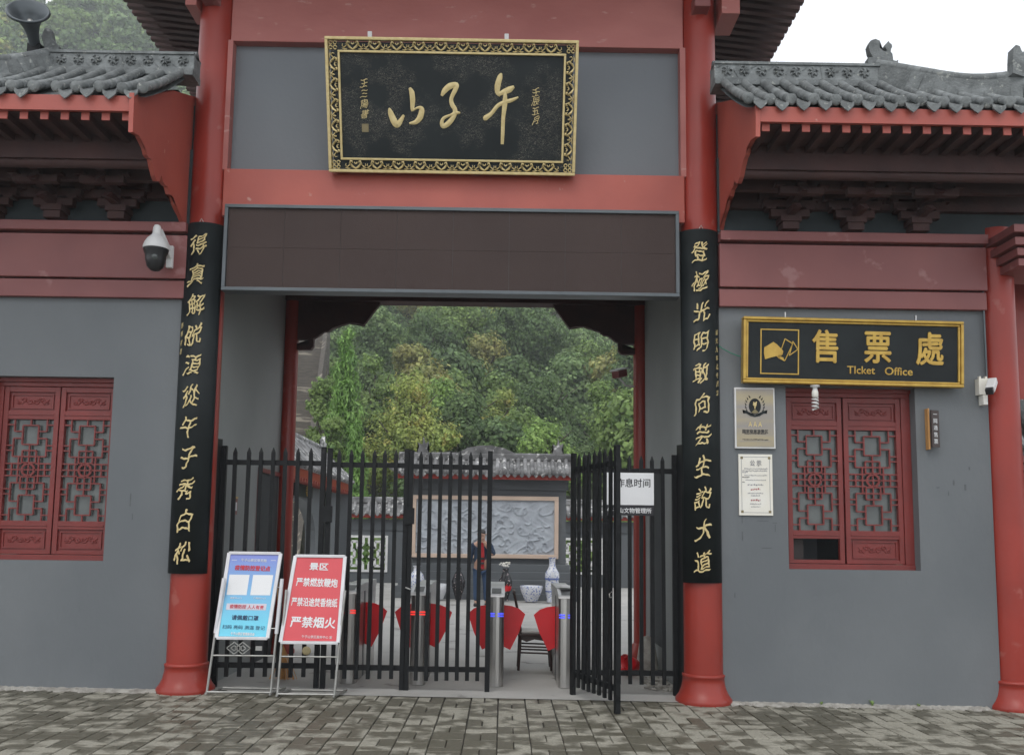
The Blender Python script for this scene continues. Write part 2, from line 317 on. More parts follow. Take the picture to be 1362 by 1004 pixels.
# basket-weave paving bricks
L = .25; x0g, y0g = -.022, -1.83
bm_ = MB().box(-.0595, .0595, -.1215, .1215, -.05, 0); brick_me = None
bricks = []
for i in range(-40, 40):
    for j in range(-30, 9):
        cx = x0g+(i+.5)*L; cy = y0g+(j+.5)*L
        for k in (-1, 1):
            if (i+j) % 2 == 0: bricks.append((cx+k*L/4, cy, 0))
            else: bricks.append((cx, cy+k*L/4, 1))
def inview(b):
    d = b[1]+8.42; return abs(b[0]) < d*.585 and b[1] > -2.36 and b[1] < .2
vis = sorted([b for b in bricks if inview(b)], key=lambda b: b[1])
near = set(vis[:300])
me = None
stuff = MB()
rb = random.Random(3)
for b in bricks:
    if b[1] > .22: continue
    z = gz(b[0])+rb.uniform(-.0025, .0025); ang = rb.uniform(-.006, .006)+(math.pi/2 if b[2] else 0); tx, ty = rb.uniform(-.008, .008), rb.uniform(-.008, .008)
    if b in near:
        if me is None:
            first = MB().box(-.0592, .0592, -.121, .121, -.045, 0).build('paving_brick', 'paver', pav, origin=(0, 0, 0))
            bmm = bmesh.new(); bmm.from_mesh(first.data)
            bmesh.ops.bevel(bmm, geom=[e for e in bmm.edges if all(v.co.z > -.01 for v in e.verts)], offset=.004, segments=1, affect='EDGES'); bmm.to_mesh(first.data); bmm.free()
            me = first.data; ob = first
        else: ob = bpy.data.objects.new('paving_brick', me); COL.objects.link(ob); ob.parent = pav
        ob.location = (b[0], b[1], z); ob.rotation_euler = (tx, ty-.01, ang)
    else:
        hx, hy = (.1205, .0588) if b[2] else (.0588, .1205); t = .004
        zz = [z+tx*sy*hy+(-.01+ty)*sx*hx*-1*-1 for sx, sy in ((-1, -1), (1, -1), (1, 1), (-1, 1))]
        v = [(b[0]-hx, b[1]-hy, zz[0]-.03), (b[0]+hx, b[1]-hy, zz[1]-.03), (b[0]+hx, b[1]+hy, zz[2]-.03), (b[0]-hx, b[1]+hy, zz[3]-.03),
             (b[0]-hx+t, b[1]-hy+t, zz[0]), (b[0]+hx-t, b[1]-hy+t, zz[1]), (b[0]+hx-t, b[1]+hy-t, zz[2]), (b[0]-hx+t, b[1]+hy-t, zz[3])]
        stuff.add(v, [(4, 5, 6, 7), (0, 1, 5, 4), (1, 2, 6, 5), (2, 3, 7, 6), (3, 0, 4, 7)])
tag(stuff.build('paving_bricks', 'paver_stuff', pav), kind='stuff')
# concrete apron before the gate + crumbled cement strips along the wall feet
ap = sheet(-2.6, 1.7, .12, .5, .006, 6); tag(ap.build('concrete_apron', 'concrete'), kind='structure')
def rubble(x0, x1, seed, name):
    rr = random.Random(seed); n = int((x1-x0)/.03); v = []; f = []
    for i in range(n+1):
        x = x0+(x1-x0)*i/n; wd = .05+.09*abs(math.sin(i*.37+seed))*rr.random()+rr.random()*.04
        v += [(x, .13, gz(x)+.02+rr.random()*.012), (x, .13-wd*.6, gz(x)+.008+rr.random()*.012), (x, .13-wd, gz(x)-.002)]
    for i in range(n): a = 3*i; f += [(a, a+1, a+4, a+3), (a+1, a+2, a+5, a+4)]
    tag(MB().add(v, f).build(name, 'cement'), kind='structure')
rubble(-8, -3.2, 1, 'cement_strip'); rubble(2.15, 4.6, 2, 'cement_strip')

# hillside terrain
def hz(x, y):
    t = max(0, y-23); h = .0052*t*t+.08*t
    cap = 104 if x < 8 else 104-(x-8)*2.3
    if x < -30: cap -= (-30-x)*.06
    cap += 4*math.sin(x*.11)+3*math.sin(x*.23+1)
    h = min(h, max(cap, 6)); return h+(.6*math.sin(x*.35+y*.2)+.4*math.sin(x*.8-y*.45))*min(1, t/12)
v = []; f = []; xs = np.linspace(-190, 190, 96); ys = np.concatenate([np.linspace(21, 60, 26), np.linspace(63, 230, 50)])
for y in ys:
    for x in xs: v.append((x, y, hz(x, y)-.3 if not (-15.5 < x < -6.2 and y < 55) else min(hz(x, y), .0)-.3))
nx = len(xs)
for j in range(len(ys)-1):
    for i in range(nx-1): f.append((j*nx+i, j*nx+i+1, (j+1)*nx+i+1, (j+1)*nx+i))
hm = MB().add(v, f, True).build('hillside', 'soil'); tag(hm, kind='structure')

# ================================================================== GATEHOUSE
PL, PR = -2.985, 1.935       # pillar axes
def pillar(parent, x, ztop, r=.187):
    z0 = gz(x)
    MB().lathe([(r, z0+.26), (r*.995, 2.5), (r*.985, 4.5), (r*.95, ztop)], (x, .2, 0), 40).build('pillar_shaft', 'red', parent)
    MB().lathe([(.262, z0-.03), (.268, z0+.015), (.266, z0+.035), (.236, z0+.075), (.212, z0+.13), (.200, z0+.19), (.197, z0+.235), (.203, z0+.24), (.203, z0+.262), (.185, z0+.27)], (x, .2, 0), 40).build('pillar_base', 'red', parent)

gate = thing('gatehouse', (-.5, .2, 0), 'tall central gateway with red round pillars, red beams and grey panel over the opening', 'gatehouse')
pillar(gate, PL, 7.3); pillar(gate, PR, 7.3)
MB().box(-2.82, 1.77, .1, .4, 6.455, 7.3).build('top_beam', 'redbeam', gate, bev=.008)
MB().box(-2.83, 1.78, .2, .38, 5.09, 6.46).build('grey_panel', 'plaster2', gate)
MB().box(-2.82, 1.77, .08, .42, 4.62, 5.105).build('lower_beam', 'redplate', gate, bev=.008)
MB().box(-2.84, -2.79, .09, .2, 5.1, 6.46).build('panel_trim', 'redbeam', gate)
MB().box(1.735, 1.79, .09, .2, 5.1, 6.46).build('panel_trim', 'redbeam', gate)
# passage
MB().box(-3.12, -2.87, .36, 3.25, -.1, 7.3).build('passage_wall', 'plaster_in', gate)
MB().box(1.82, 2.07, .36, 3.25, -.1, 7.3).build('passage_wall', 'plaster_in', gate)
MB().box(-2.88, 1.83, .42, 2.85, 4.85, 5.0).build('ceiling', 'eavewood', gate)
for y in np.arange(.75, 2.8, .35):
    MB().box(-2.87, 1.82, y, y+.09, 4.74, 4.85).build('ceiling_joist', 'eavewood', gate)
MB().box(-2.87, 1.82, 2.88, 3.12, 4.53, 5.2).build('rear_beam', 'eavewood', gate)
MB().box(-2.87, 1.82, 2.95, 3.1, 5.2, 7.3).build('rear_panel', 'plaster', gate)
for x, mir in ((-2.80, 1), (1.78, -1)):
    z0 = gz(x)
    MB().lathe([(.10, z0+.1), (.095, 4.53)], (x, 3.0, 0), 20).build('rear_pillar', 'red', gate)
    MB().lathe([(.19, z0-.02), (.19, z0+.03), (.14, z0+.12), (.115, z0+.2), (.1, z0+.21)], (x, 3.0, 0), 20).build('pillar_base', 'red', gate)
    px = [(0, 4.53), (1.14, 4.53), (.92, 4.22), (.84, 4.245), (.73, 4.25), (.62, 4.22), (.52, 4.18), (.47, 4.135), (.40, 4.125), (.32, 4.06), (.28, 4.04), (.28, 3.93), (.24, 3.885), (0, 3.885), (0, 3.94), (.21, 3.94), (.225, 3.965), (.225, 4.0), (0, 4.0)]
    MB().prism([(0, 3.885), (.24, 3.885), (.28, 3.93), (.28, 4.03), (.225, 4.02), (.225, 3.94), (0, 3.94)], lambda a, b, t: (x+mir*(a+.02), 2.955+t, b), .075).build('bracket_arm', 'eavewood', gate)
    MB().prism(px[:11]+[(.225, 4.02), (0, 4.02)], lambda a, b, t: (x+mir*(a+.02), 2.96+t, b), .08).build('corner_bracket', 'eavewood', gate)
# side doors in the passage
MB().box(-2.876, -2.862, 2.02, 2.86, 0, 2.22).build('side_door', 'dark', gate)
MB().box(-2.872, -2.845, 1.94, 2.02, 0, 2.27).box(-2.872, -2.845, 1.94, 2.9, 2.22, 2.27).build('door_frame', 'redwin', gate)
MB().box(1.805, 1.816, 1.55, 2.5, 0.28, 2.3).build('side_door', 'dark', gate)
# upper roof: soffit, rafters, mass above
MB().add([(-4.15, -1.2, 7.45), (2.99, -1.2, 7.45), (2.99, 4.6, 7.45), (-4.15, 4.6, 7.45), (-2.9, .0, 7.6), (1.85, .0, 7.6), (1.85, 3.2, 7.6), (-2.9, 3.2, 7.6), (-4.2, -1.25, 7.58), (3.04, -1.25, 7.58), (3.04, 4.65, 7.58), (-4.2, 4.65, 7.58), (-2.2, 1.4, 8.9), (1.2, 1.4, 8.9), (1.2, 1.6, 8.9), (-2.2, 1.6, 8.9)],
         [(0, 1, 5, 4), (1, 2, 6, 5), (2, 3, 7, 6), (3, 0, 4, 7), (4, 5, 6, 7), (0, 8, 9, 1), (1, 9, 10, 2), (2, 10, 11, 3), (3, 11, 8, 0), (8, 12, 13, 9), (9, 13, 14, 10), (10, 14, 15, 11), (11, 15, 12, 8), (12, 15, 14, 13)]).build('upper_roof', 'eavewood', gate)
rf = MB().box(-.62, .72, -.035, .035, -.05, .03).mesh('rafter'); rf.materials.append(M['eavewood'])
for k in range(42):
    y = -1.1+k*.135
    for sx, xe in ((1, 2.99), (-1, -4.15)):
        inst(rf, 'rafter', gate, (xe-sx*.55-(-.5)+(.05*sx), y-.2, 7.44), (0, sx*.11, 0 if sx > 0 else math.pi))
MB().box(-2.95, 1.9, .3, 3.1, 7.3, 7.6).build('bracket_course', 'eavewood', gate)
for x in (PR-.02, PL-.02):
    MB().box(x-.07, x+.09, -.12, .1, 6.78, 6.92).build('beam_end', 'redmaroon', gate, bev=.01)
MB().box(2.12, 2.3, -.1, .3, 6.72, 7.3).build('head_bracket', 'redbeam', gate)
MB().box(-3.24, -3.13, -.05, .3, 6.74, 7.3).build('head_bracket', 'redbeam', gate)

# ------------------------------------------------------------------ wings
def carved(parent, x0, x1, z0, z1, y):
    """a framed panel with raised scroll carving"""
    cx, cz = (x0+x1)/2, (z0+z1)/2; wd, hh = (x1-x0), (z1-z0)
    p = MB().box(x0, x1, y+.012, y+.03, z0, z1)
    t = .012
    p.box(x0+.02, x1-.02, y, y+.014, z0+.02, z0+.02+t).box(x0+.02, x1-.02, y, y+.014, z1-.02-t, z1-.02).box(x0+.02, x0+.02+t, y, y+.014, z0+.02+t, z1-.02-t).box(x1-.02-t, x1-.02, y, y+.014, z0+.02+t, z1-.02-t)
    for sx in (-1, 1):
        for k, (ax, az, r0) in enumerate(((.03, 0, .030), (.085, .012, .026), (.135, -.008, .02))):
            pts = []
            for q in range(13):
                a = q*.55*(1 if k % 2 else -1); r_ = r0*(1-q/16); pts.append((cx+sx*(ax+r_*math.cos(a)), y+.01, cz+az+r_*math.sin(a)))
            p.tube(pts, .006, 5)
        p.tube([(cx, y+.01, cz-.02), (cx+sx*.06, y+.01, cz+.028), (cx+sx*.11, y+.01, cz-.03), (cx+sx*.16, y+.01, cz+.02)], .005, 5)
    return p.build('carved_panel', 'redwin', parent)
def lattice(parent, x0, x1, z0, z1, y):
    W_, H_ = x1-x0, z1-z0; t = .0135; p = MB()
    segs = set()
    def h(v, a, b): segs.add(('h', round(v, 3), a, b))
    def vv(u, a, b): segs.add(('v', round(u, 3), a, b))
    q = []                                     # (type, pos, from, to) for the upper left quarter, v measured down
    q += [('v', .5, 0, .06), ('h', .06, .33, .5), ('v', .33, .06, .25), ('h', .25, .33, .5)]
    q += [('v', .15, 0, .12), ('h', .12, .15, .33), ('h', .055, 0, .15)]
    q += [('h', .19, .14, .33), ('v', .14, .19, .37), ('h', .37, .14, .36), ('h', .26, 0, .14), ('h', .31, 0, .14)]
    q += [('h', .31, .35, .5), ('v', .35, .31, .43), ('v', .5, .25, .43), ('h', .37, .36, .5), ('h', .43, .35, .5)]
    q += [('h', .44, 0, .35), ('v', .14, .44, .5), ('v', .28, .37, .5), ('h', .5, 0, .37)]
    n = 0
    for ty, pos, a, b in q:
        for mu in (0, 1):
            for mv in (0, 1):
                yy = y+.001*(n % 3) if ty == 'h' else y+.0015; n += 1
                if ty == 'h':
                    z = z1-(pos if not mv else 1-pos)*H_; a2, b2 = (a, b) if not mu else (1-b, 1-a)
                    if pos == .5 and mv: continue
                    p.box(x0+a2*W_, x0+b2*W_, yy, yy+.02, z-t/2, z+t/2)
                else:
                    x = x0+(pos if not mu else 1-pos)*W_; a2, b2 = (a, b) if not mv else (1-b, 1-a)
                    if pos == .5 and mu: continue
                    p.box(x-t/2, x+t/2, yy+.0007, yy+.0207, z1-b2*H_, z1-a2*H_)
    cx, cz = (x0+x1)/2, (z0+z1)/2; r_ = .06
    pts = [(cx+r_*math.cos(k*math.pi/8), y+.008, cz+r_*math.sin(k*math.pi/8)) for k in range(17)]
    for a, b in zip(pts, pts[1:]): p.bar(a, b, .022, .014, (0, 1, 0))
    p.box(cx-r_, cx+r_, y+.004, y+.022, cz-.006, cz+.006).box(cx-.006, cx+.006, y+.0035, y+.0225, cz-r_, cz+r_)
    p.build('lattice', 'redwin', parent)
    MB().box(x0, x1, y+.04, y+.046, z0, z1).build('pane', 'glass', parent)
def window(parent, x0, x1, leaves, right=False, open_low=False):
    F = .235
    p = MB(); zt, zb = 3.0, 1.22
    xl0, xr1 = leaves[0][0], leaves[-1][1]
    p.box(x0, x1, F, F+.08, 2.915, zt).box(x0, x1, F-.01, F+.08, zb, 1.275)
    p.box(x0, xl0, F, F+.08, 1.275, 2.915).box(xr1, x1, F, F+.08, 1.275, 2.915)
    p.box(x0, x1, F-.03, F, 2.955, zt)
    win = p.build('window', 'redwin', parent, bev=.004)
    for i, (a, b) in enumerate(leaves):
        la, lb = a+.05, b-.05; y = F+.012; s = MB()
        s.box(a+.004, la, y, y+.05, 1.28, 2.91).box(lb, b-.004, y, y+.05, 1.28, 2.91)
        for z0, z1 in ((1.28, 1.315), (1.52, 1.60), (2.59, 2.675), (2.86, 2.91)): s.box(la, lb, y+.001, y+.049, z0, z1)
        s.box(la, lb, y-.006, y, 1.55, 1.56).box(la, lb, y-.006, y, 2.63, 2.64)
        s.build('window_leaf', 'redwin', win, bev=.002)
        lattice(win, la, lb, 1.60, 2.59, y+.006)
        carved(win, la, lb, 2.675, 2.86, y+.012)
        if not (open_low and i == 0): carved(win, la, lb, 1.315, 1.52, y+.012)
    return win

def bracket_set(parent, x):
    p = MB(); y = .1
    p.box(x-.08, x+.08, -.06, .12, 4.53, 4.60).box(x-.1, x+.1, -.08, .12, 4.60, 4.66)
    for tier, (z, hw, out) in enumerate(((4.655, .19, -.24), (4.75, .26, -.42), (4.85, .30, -.60))):
        p.box(x-hw, x+hw, -.05, .03, z, z+.07)
        p.box(x-.035, x+.035, out, .12, z+.004, z+.066)
        for sx in (-1, 0, 1): p.box(x+sx*hw-.045, x+sx*hw+.045, -.07, .05, z+.07, z+.098)
        if tier:
            p.box(x-hw*.8, x+hw*.8, out+.02, out+.09, z+.0, z+.068)
            for sx in (-1, 0, 1): p.box(x+sx*hw*.8-.045, x+sx*hw*.8+.045, out, out+.11, z+.07, z+.097)
        # lion-tongue nose on each projecting arm
        p.add([(x-.033, out, z+.005), (x+.033, out, z+.005), (x+.033, out, z+.062), (x-.033, out, z+.062), (x-.02, out-.09, z-.01), (x+.02, out-.09, z-.01)], [(0, 1, 5, 4), (1, 2, 5), (3, 0, 4), (2, 3, 4, 5)])
    return p.build('bracket_set', 'eavewood', parent)

tube_pts = []
for k in range(8):
    t = k/7*.86; tube_pts.append((0, -1.2+t, 5.265+.6*t+.14*t*t))
def zroof(y): t = y+1.2; return 5.265+.6*t+.14*t*t
def cover_tile_mesh():
    p = MB(); n = 7
    for k in range(n):
        t0, t1 = k/n*.79, (k+1)/n*.79
        ya, yb = -1.2+t0, -1.2+t1+.01
        p.tube([(0, ya, zroof(ya)), (0, yb, zroof(yb)+.004)], [.041, .036], 10, cap=False)
    p.lathe([(.0, -.012), (.047, -.012), (.049, 0), (.044, .014), (.041, .02)], (0, -1.2, 5.265), 14, axis=(0, 1, .35))
    p.lathe([(.0, -.0145), (.018, -.018), (.03, -.013), (.034, -.0125)], (0, -1.2, 5.265), 10, axis=(0, 1, .35))
    me = p.mesh('cover_tile'); me.materials.append(M['tile']); return me
def drip_tile_mesh():
    # curved pan with the pointed drip plate hanging at its end
    p = MB(); n = 5; v = []; f = []; ns = 6
    for k in range(n+1):
        t = k/n*.88; y = -1.2+t
        for q in range(ns+1):
            u = -1+2*q/ns; v.append((u*.062, y, zroof(y)-.028-.025*(1-u*u)))
    for k in range(n):
        for q in range(ns): a = k*(ns+1)+q; f.append((a, a+1, a+ns+2, a+ns+1))
    p.add(v, f, True)
    out = [(-.062, .012), (-.055, -.03), (-.03, -.06), (0, -.085), (.03, -.06), (.055, -.03), (.062, .012), (.03, -.008), (0, -.014), (-.03, -.008)]
    p.prism(out, lambda a, b, t: (a, -1.222+t+b*.15, 5.235+b), .014)
    me = p.mesh('drip_tile'); me.materials.append(M['tile']); return me
CT, DT = cover_tile_mesh(), drip_tile_mesh()

def wing(name, label, x0, x1, inner, winspec, hipside, cat='building'):
    """x0..x1 wall extent, inner = x of gable plate"""
    wg = thing(name, ((x0+x1)/2, .12, 0), label, cat)
    a, b, leaves, openlow = winspec
    # wall pieces butted round the window opening
    T = .45
    MB().box(x0, a, .12, T, -.12, 4.54).box(b, x1, .12, T, -.12, 4.54).box(a, b, .12, T, -.12, 1.225).box(a, b, .12, T, 2.995, 4.54).build('wall', 'plaster', wg)
    window(wg, a, b, leaves, open_low=openlow)
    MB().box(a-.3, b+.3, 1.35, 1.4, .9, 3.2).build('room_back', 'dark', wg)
    # beams
    MB().box(x0, x1, .06, .118, 3.775, 3.95).build('lower_beam', 'redmaroon', wg, bev=.006)
    MB().box(x0, x1, .035, .118, 3.965, 4.40).build('main_beam', 'redmaroon', wg, bev=.006)
    MB().box(x0, x1, -.02, .118, 4.42, 4.515).build('top_plate', 'redmaroon', wg, bev=.006)
    MB().box(x0, x1+(1.2 if x0 > 0 else 0), .10, .14, 4.54, 5.3).build('bracket_board', 'eavedark', wg)
    MB().box(x0, x1+(.17 if x0 < 0 else 1.2), .14, .4, 4.545, 5.78).build('upper_wall', 'eavedark', wg)
    return wg

# LEFT WING
wl = wing('left_wing', 'grey wall with red lattice window and tiled eave left of the gate', -7.6, -3.13, -3.17,
          (-4.99, -3.80, [(-4.92, -4.37), (-4.365, -3.82)], False), -1)
wr = wing('ticket_office', 'grey ticket office wall with red lattice window and tiled eave right of the gate', 2.1, 4.74, 2.12,
          (2.75, 4.02, [(2.79, 3.345), (3.355, 3.93)], True), 1)
def roof(wg, xa, xb, plate_x, ridge, hip, sets, sgn):
    # deck (curved underlay) and soffit
    v = []; f = []; n = 8
    for k in range(n+1):
        y = -1.17+k/n*.99; z = zroof(y)-.085
        v += [(xa, y, z), (xb, y, z)]
    for k in range(n): f.append((2*k, 2*k+1, 2*k+3, 2*k+2))
    rfo = MB().add(v, f, True).build('roof', 'tile', wg)
    ex = (xa, plate_x-.04) if sgn < 0 else (plate_x+.04, xb); e0, e1 = ex
    MB().add([(e0, -1.17, 5.185), (e1, -1.17, 5.185), (e1, .12, 5.52), (e0, .12, 5.52), (e0, -.18, 5.78), (e1, -.18, 5.78), (e1, .12, 5.78), (e0, .12, 5.78)], [(0, 1, 2, 3), (4, 5, 6, 7), (2, 3, 7, 6)]).build('roof_boarding', 'eavewood', wg)
    pw = WP[rfo.name]
    xa, xb = (xa, plate_x-.04) if sgn < 0 else (plate_x+.04, xb)
    MB().box(xa, xb, -1.185, -1.15, 5.065, 5.20).build('eave_fascia', 'redplate', wg)
    MB().box(xa, xb, -1.12, .1, 5.07, 5.10).build('soffit', 'eavewood', wg)
    MB().box(xa, xb, -.70, -.63, 4.85, 5.068).build('eave_beam', 'eavewood', wg)
    MB().tube([(xa, -.62, 4.84), (xb, -.62, 4.84)], .05, 12).build('eave_purlin', 'eavewood', wg)
    sp = .1865
    i = 0
    rm = MB().box(-.032, .032, -1.128, -.66, 5.005, 5.068).mesh('rafter'); rm.materials.append(M['eavewood']); rn = MB().box(-.034, .034, -1.14, -1.128, 5.002, 5.071).mesh('rafter_end'); rn.materials.append(M['redplate'])
    x = plate_x+sgn*.10; lo, hi = min(xa, xb), max(xa, xb)
    while lo < x < hi:
        inst(rm, 'rafter', wg, (x-WP[wg.name].x, -WP[wg.name].y, 0)); inst(rn, 'rafter_end', wg, (x-WP[wg.name].x, -WP[wg.name].y, 0)); x += sgn*.1745
    lo, hi = (lo, -3.05) if sgn < 0 else (2.0, hi)
    x = -3.11 if sgn < 0 else 2.06
    cnt = 0; rr = random.Random(5+sgn)
    while lo < x < hi:
        dz = rr.uniform(-.006, .006)
        if not (sgn < 0 and cnt == -1):
            inst(CT, 'cover_tile', rfo, (x-pw.x, -pw.y+rr.uniform(-.012, .012), dz-pw.z), (0, 0, rr.uniform(-.008, .008)))
        if not (sgn < 0 and cnt == 4):
            inst(DT, 'drip_tile', rfo, (x+sgn*sp/2-pw.x, -pw.y+rr.uniform(-.008, .008), dz-pw.z))
        x += sgn*sp; cnt += 1
    xa, xb = min(lo, hi), max(lo, hi)
    # ridge: plinth, ornament band, cap
    ra, rb_ = ridge
    p = MB().box(ra, rb_, -.40, -.18, 5.82, 5.885).box(ra, rb_, -.375, -.2, 5.885, 6.03)
    p.build('ridge', 'tile', wg, bev=.004)
    p = MB().box(ra, rb_, -.39, -.19, 6.03, 6.055); p.tube([(ra, -.29, 6.06), (rb_, -.29, 6.06)], .045, 10); p.build('ridge_cap', 'tile', wg)
    ros = MB()
    for q in range(6):
        a = q*math.pi/3; ros.tube([(.0, 0, 0), (.02*math.cos(a), -.014, .02*math.sin(a)), (.045*math.cos(a), -.006, .045*math.sin(a)), (.05*math.cos(a+.5), 0, .05*math.sin(a+.5))], [.006, .012, .009, .004], 5)
    ros.box(-.083, -.077, -.008, 0, -.06, .06)
    rme = ros.mesh('ridge_rosette'); rme.materials.append(M['tile'])
    x = min(ra, rb_)+.12
    while x < max(ra, rb_)-.05:
        inst(rme, 'ridge_rosette', wg, (x-WP[wg.name].x, -.375-WP[wg.name].y, 5.962), (0, rr.uniform(-1, 1), 0)); x += .165
    # hip (descending) ridge
    hp = [Vector(q) for q in hip]; p = MB()
    sm_ = []
    for i in range(len(hp)-1):
        p0 = hp[max(i-1, 0)]; p1 = hp[i]; p2 = hp[i+1]; p3 = hp[min(i+2, len(hp)-1)]
        for k in range(4):
            t = k/4; sm_.append(.5*((2*p1)+(-p0+p2)*t+(2*p0-5*p1+4*p2-p3)*t*t+(-p0+3*p1-3*p2+p3)*t*t*t))
    sm_.append(hp[-1])
    for dz, r_ in ((0, .048), (-.075, .038)):
        for i in range(len(sm_)-1): p.tube([sm_[i]+Vector((0, 0, dz)), sm_[i+1]+Vector((0, 0, dz+.003))], [r_, r_*.94], 8, cap=False)
    for i in range(len(sm_)-1): p.bar(sm_[i]-Vector((0, 0, .13)), sm_[i+1]-Vector((0, 0, .13)), .09, .2)
    p.build('hip_ridge', 'tile', wg)
    MB().box(ex[0], ex[1], -.34, -.27, 4.80, 4.98).build('tie_beam', 'eavewood', wg)
    MB().box(ex[0], ex[1], .02, .095, 4.76, 5.06).build('inner_tie_beam', 'eavewood', wg)
    for x in sets: bracket_set(wg, x)
roof(wl, -7.6, -3.1, -3.17, (-4.38, -3.0), [(-4.38, -.33, 6.06), (-4.62, -.6, 5.83), (-5.0, -.88, 5.68), (-5.45, -1.15, 5.68)], (-3.80, -4.42, -5.04), -1)
roof(wr, 2.04, 5.42, 2.12, (1.97, 3.58), [(3.56, -.33, 6.08), (3.85, -.60, 5.86), (4.2, -.82, 5.68), (4.55, -1.0, 5.63), (4.95, -1.14, 5.66), (5.3, -1.25, 5.70)], (2.78, 3.42, 4.06), 1)
# scalloped gable plates
def plate(wg, x, pts):
    p = MB().prism(pts, lambda a, b, t: (x+t, a, b), .04).build('gable_plate', 'redplate', wg, bev=.003)
plate(wl, -3.21, [(-1.24, 5.20), (-1.22, 4.86), (-1.09, 4.89), (-1.02, 4.87), (-.95, 4.84), (-.91, 4.80), (-.87, 4.79), (-.82, 4.80), (-.78, 4.75), (-.72, 4.69), (-.66, 4.66), (-.61, 4.68), (-.57, 4.755), (-.53, 4.71), (-.48, 4.70), (-.42, 4.71), (-.36, 4.66), (-.28, 4.67), (-.2, 4.61), (-.12, 4.58), (-.05, 4.56), (.02, 4.52), (.1, 4.5), (.2, 4.48), (.2, 5.9), (-.4, 5.66), (-.8, 5.42), (-1.1, 5.24)])
plate(wr, 2.12, [(-1.2, 5.20), (-1.18, 4.93), (-1.03, 4.97), (-.9, 4.96), (-.86, 4.91), (-.8, 4.90), (-.74, 4.86), (-.66, 4.79), (-.58, 4.76), (-.53, 4.78), (-.48, 4.84), (-.44, 4.79), (-.36, 4.79), (-.3, 4.75), (-.2, 4.75), (-.12, 4.69), (-.02, 4.66), (.04, 4.62), (.1, 4.56), (.2, 4.52), (.2, 5.93), (-.4, 5.66), (-.8, 5.42), (-1.1, 5.24)])
# roof finials
fin = [(210, 345), (215, 300), (255, 295), (230, 250), (222, 190), (240, 150), (280, 135), (315, 150), (320, 190), (315, 215), (345, 240), (370, 245), (372, 225), (358, 205), (362, 180), (375, 170), (388, 150), (400, 170), (415, 180), (418, 205), (405, 225), (405, 245), (418, 265), (422, 320), (450, 325), (465, 312), (462, 345), (430, 385), (350, 375), (250, 370)]
p = MB().prism([((a-340)/857+3.62, (350-b)/857+6.09) for a, b in fin][::-1], lambda a, b, t: (a, -.33+t, b), .08)
pts = [(3.56+.055*(1-k/22)*math.cos(k*.6), -.345, 6.03+.055*(1-k/22)*math.sin(k*.6)) for k in range(18)]; p.tube(pts, .012, 6)
p.build('ridge_finial', 'tile', wr, bev=.012)
fin2 = [(1090, 560), (1095, 450), (1105, 350), (1125, 330), (1155, 340), (1170, 385), (1195, 385), (1215, 362), (1240, 375), (1235, 450), (1225, 560), (1180, 590)]
MB().prism([((a-1165)/880+4.52, (500-b)/880+5.68) for a, b in fin2][::-1], lambda a, b, t: (a, -1.06+t, b), .09).build('hip_finial', 'tile', wr, bev=.015)
MB().prism([(-4.40, 6.0), (-4.3, 6.0), (-4.33, 6.14), (-4.39, 6.2), (-4.41, 6.3), (-4.47, 6.32), (-4.5, 6.22), (-4.46, 6.1)], lambda a, b, t: (a, -.32+t, b), .08).build('ridge_finial', 'tile', wl, bev=.012)
# outer pillar of the ticket office + its head brackets
pillar(wr, 4.905, 4.62, .172)
for k, (z, hw) in enumerate(((4.12, .1), (4.21, .13), (4.30, .17), (4.41, .2))):
    MB().box(4.91-hw+.06, 4.91+hw+.06, -.28-.04*k, .1, z, z+.075).build('head_block', 'redmaroon', wr, bev=.004)
MB().box(5.06, 6.0, .06, .4, 4.14, 4.5).build('side_beam', 'redmaroon', wr)
MB().tube([(4.715, .08, 4.36), (4.72, .09, 3.1)], .012, 6).build('cable', 'frame_grey', wr)
# tape residue and scuffs on the plaster
for (x, z, w_, h_) in ((2.30, 1.66, .012, .1), (2.30, 1.49, .012, .09), (2.45, 1.68, .11, .006), (2.60, 1.66, .04, .010), (2.62, 1.58, .008, .07), (2.49, 1.42, .10, .008), (4.20, 2.02, .03, .012), (4.36, 2.05, .018, .05), (4.47, 2.0, .02, .06), (4.31, 1.95, .01, .04), (2.22, .95, .01, .05), (4.52, 2.2, .015, .03)):
    MB().box(x, x+w_, .1192, .1203, z, z+h_).build('tape_mark', 'scuff', wr)
for (x, z, w_, h_) in ((-3.58, 1.75, .012, .12), (-3.55, 1.62, .008, .06)):
    MB().box(x, x+w_, .1192, .1203, z, z+h_).build('scuff_mark', 'scuff', wl)
# things seen in the missing pane
MB().box(2.82, 3.02, .5, .55, 1.3, 1.55).build('interior_shelf', 'brownplate', wr)
MB().box(3.0, 3.3, .9, .95, 1.2, 1.6).build('interior_board', 'wallgrey', wr)

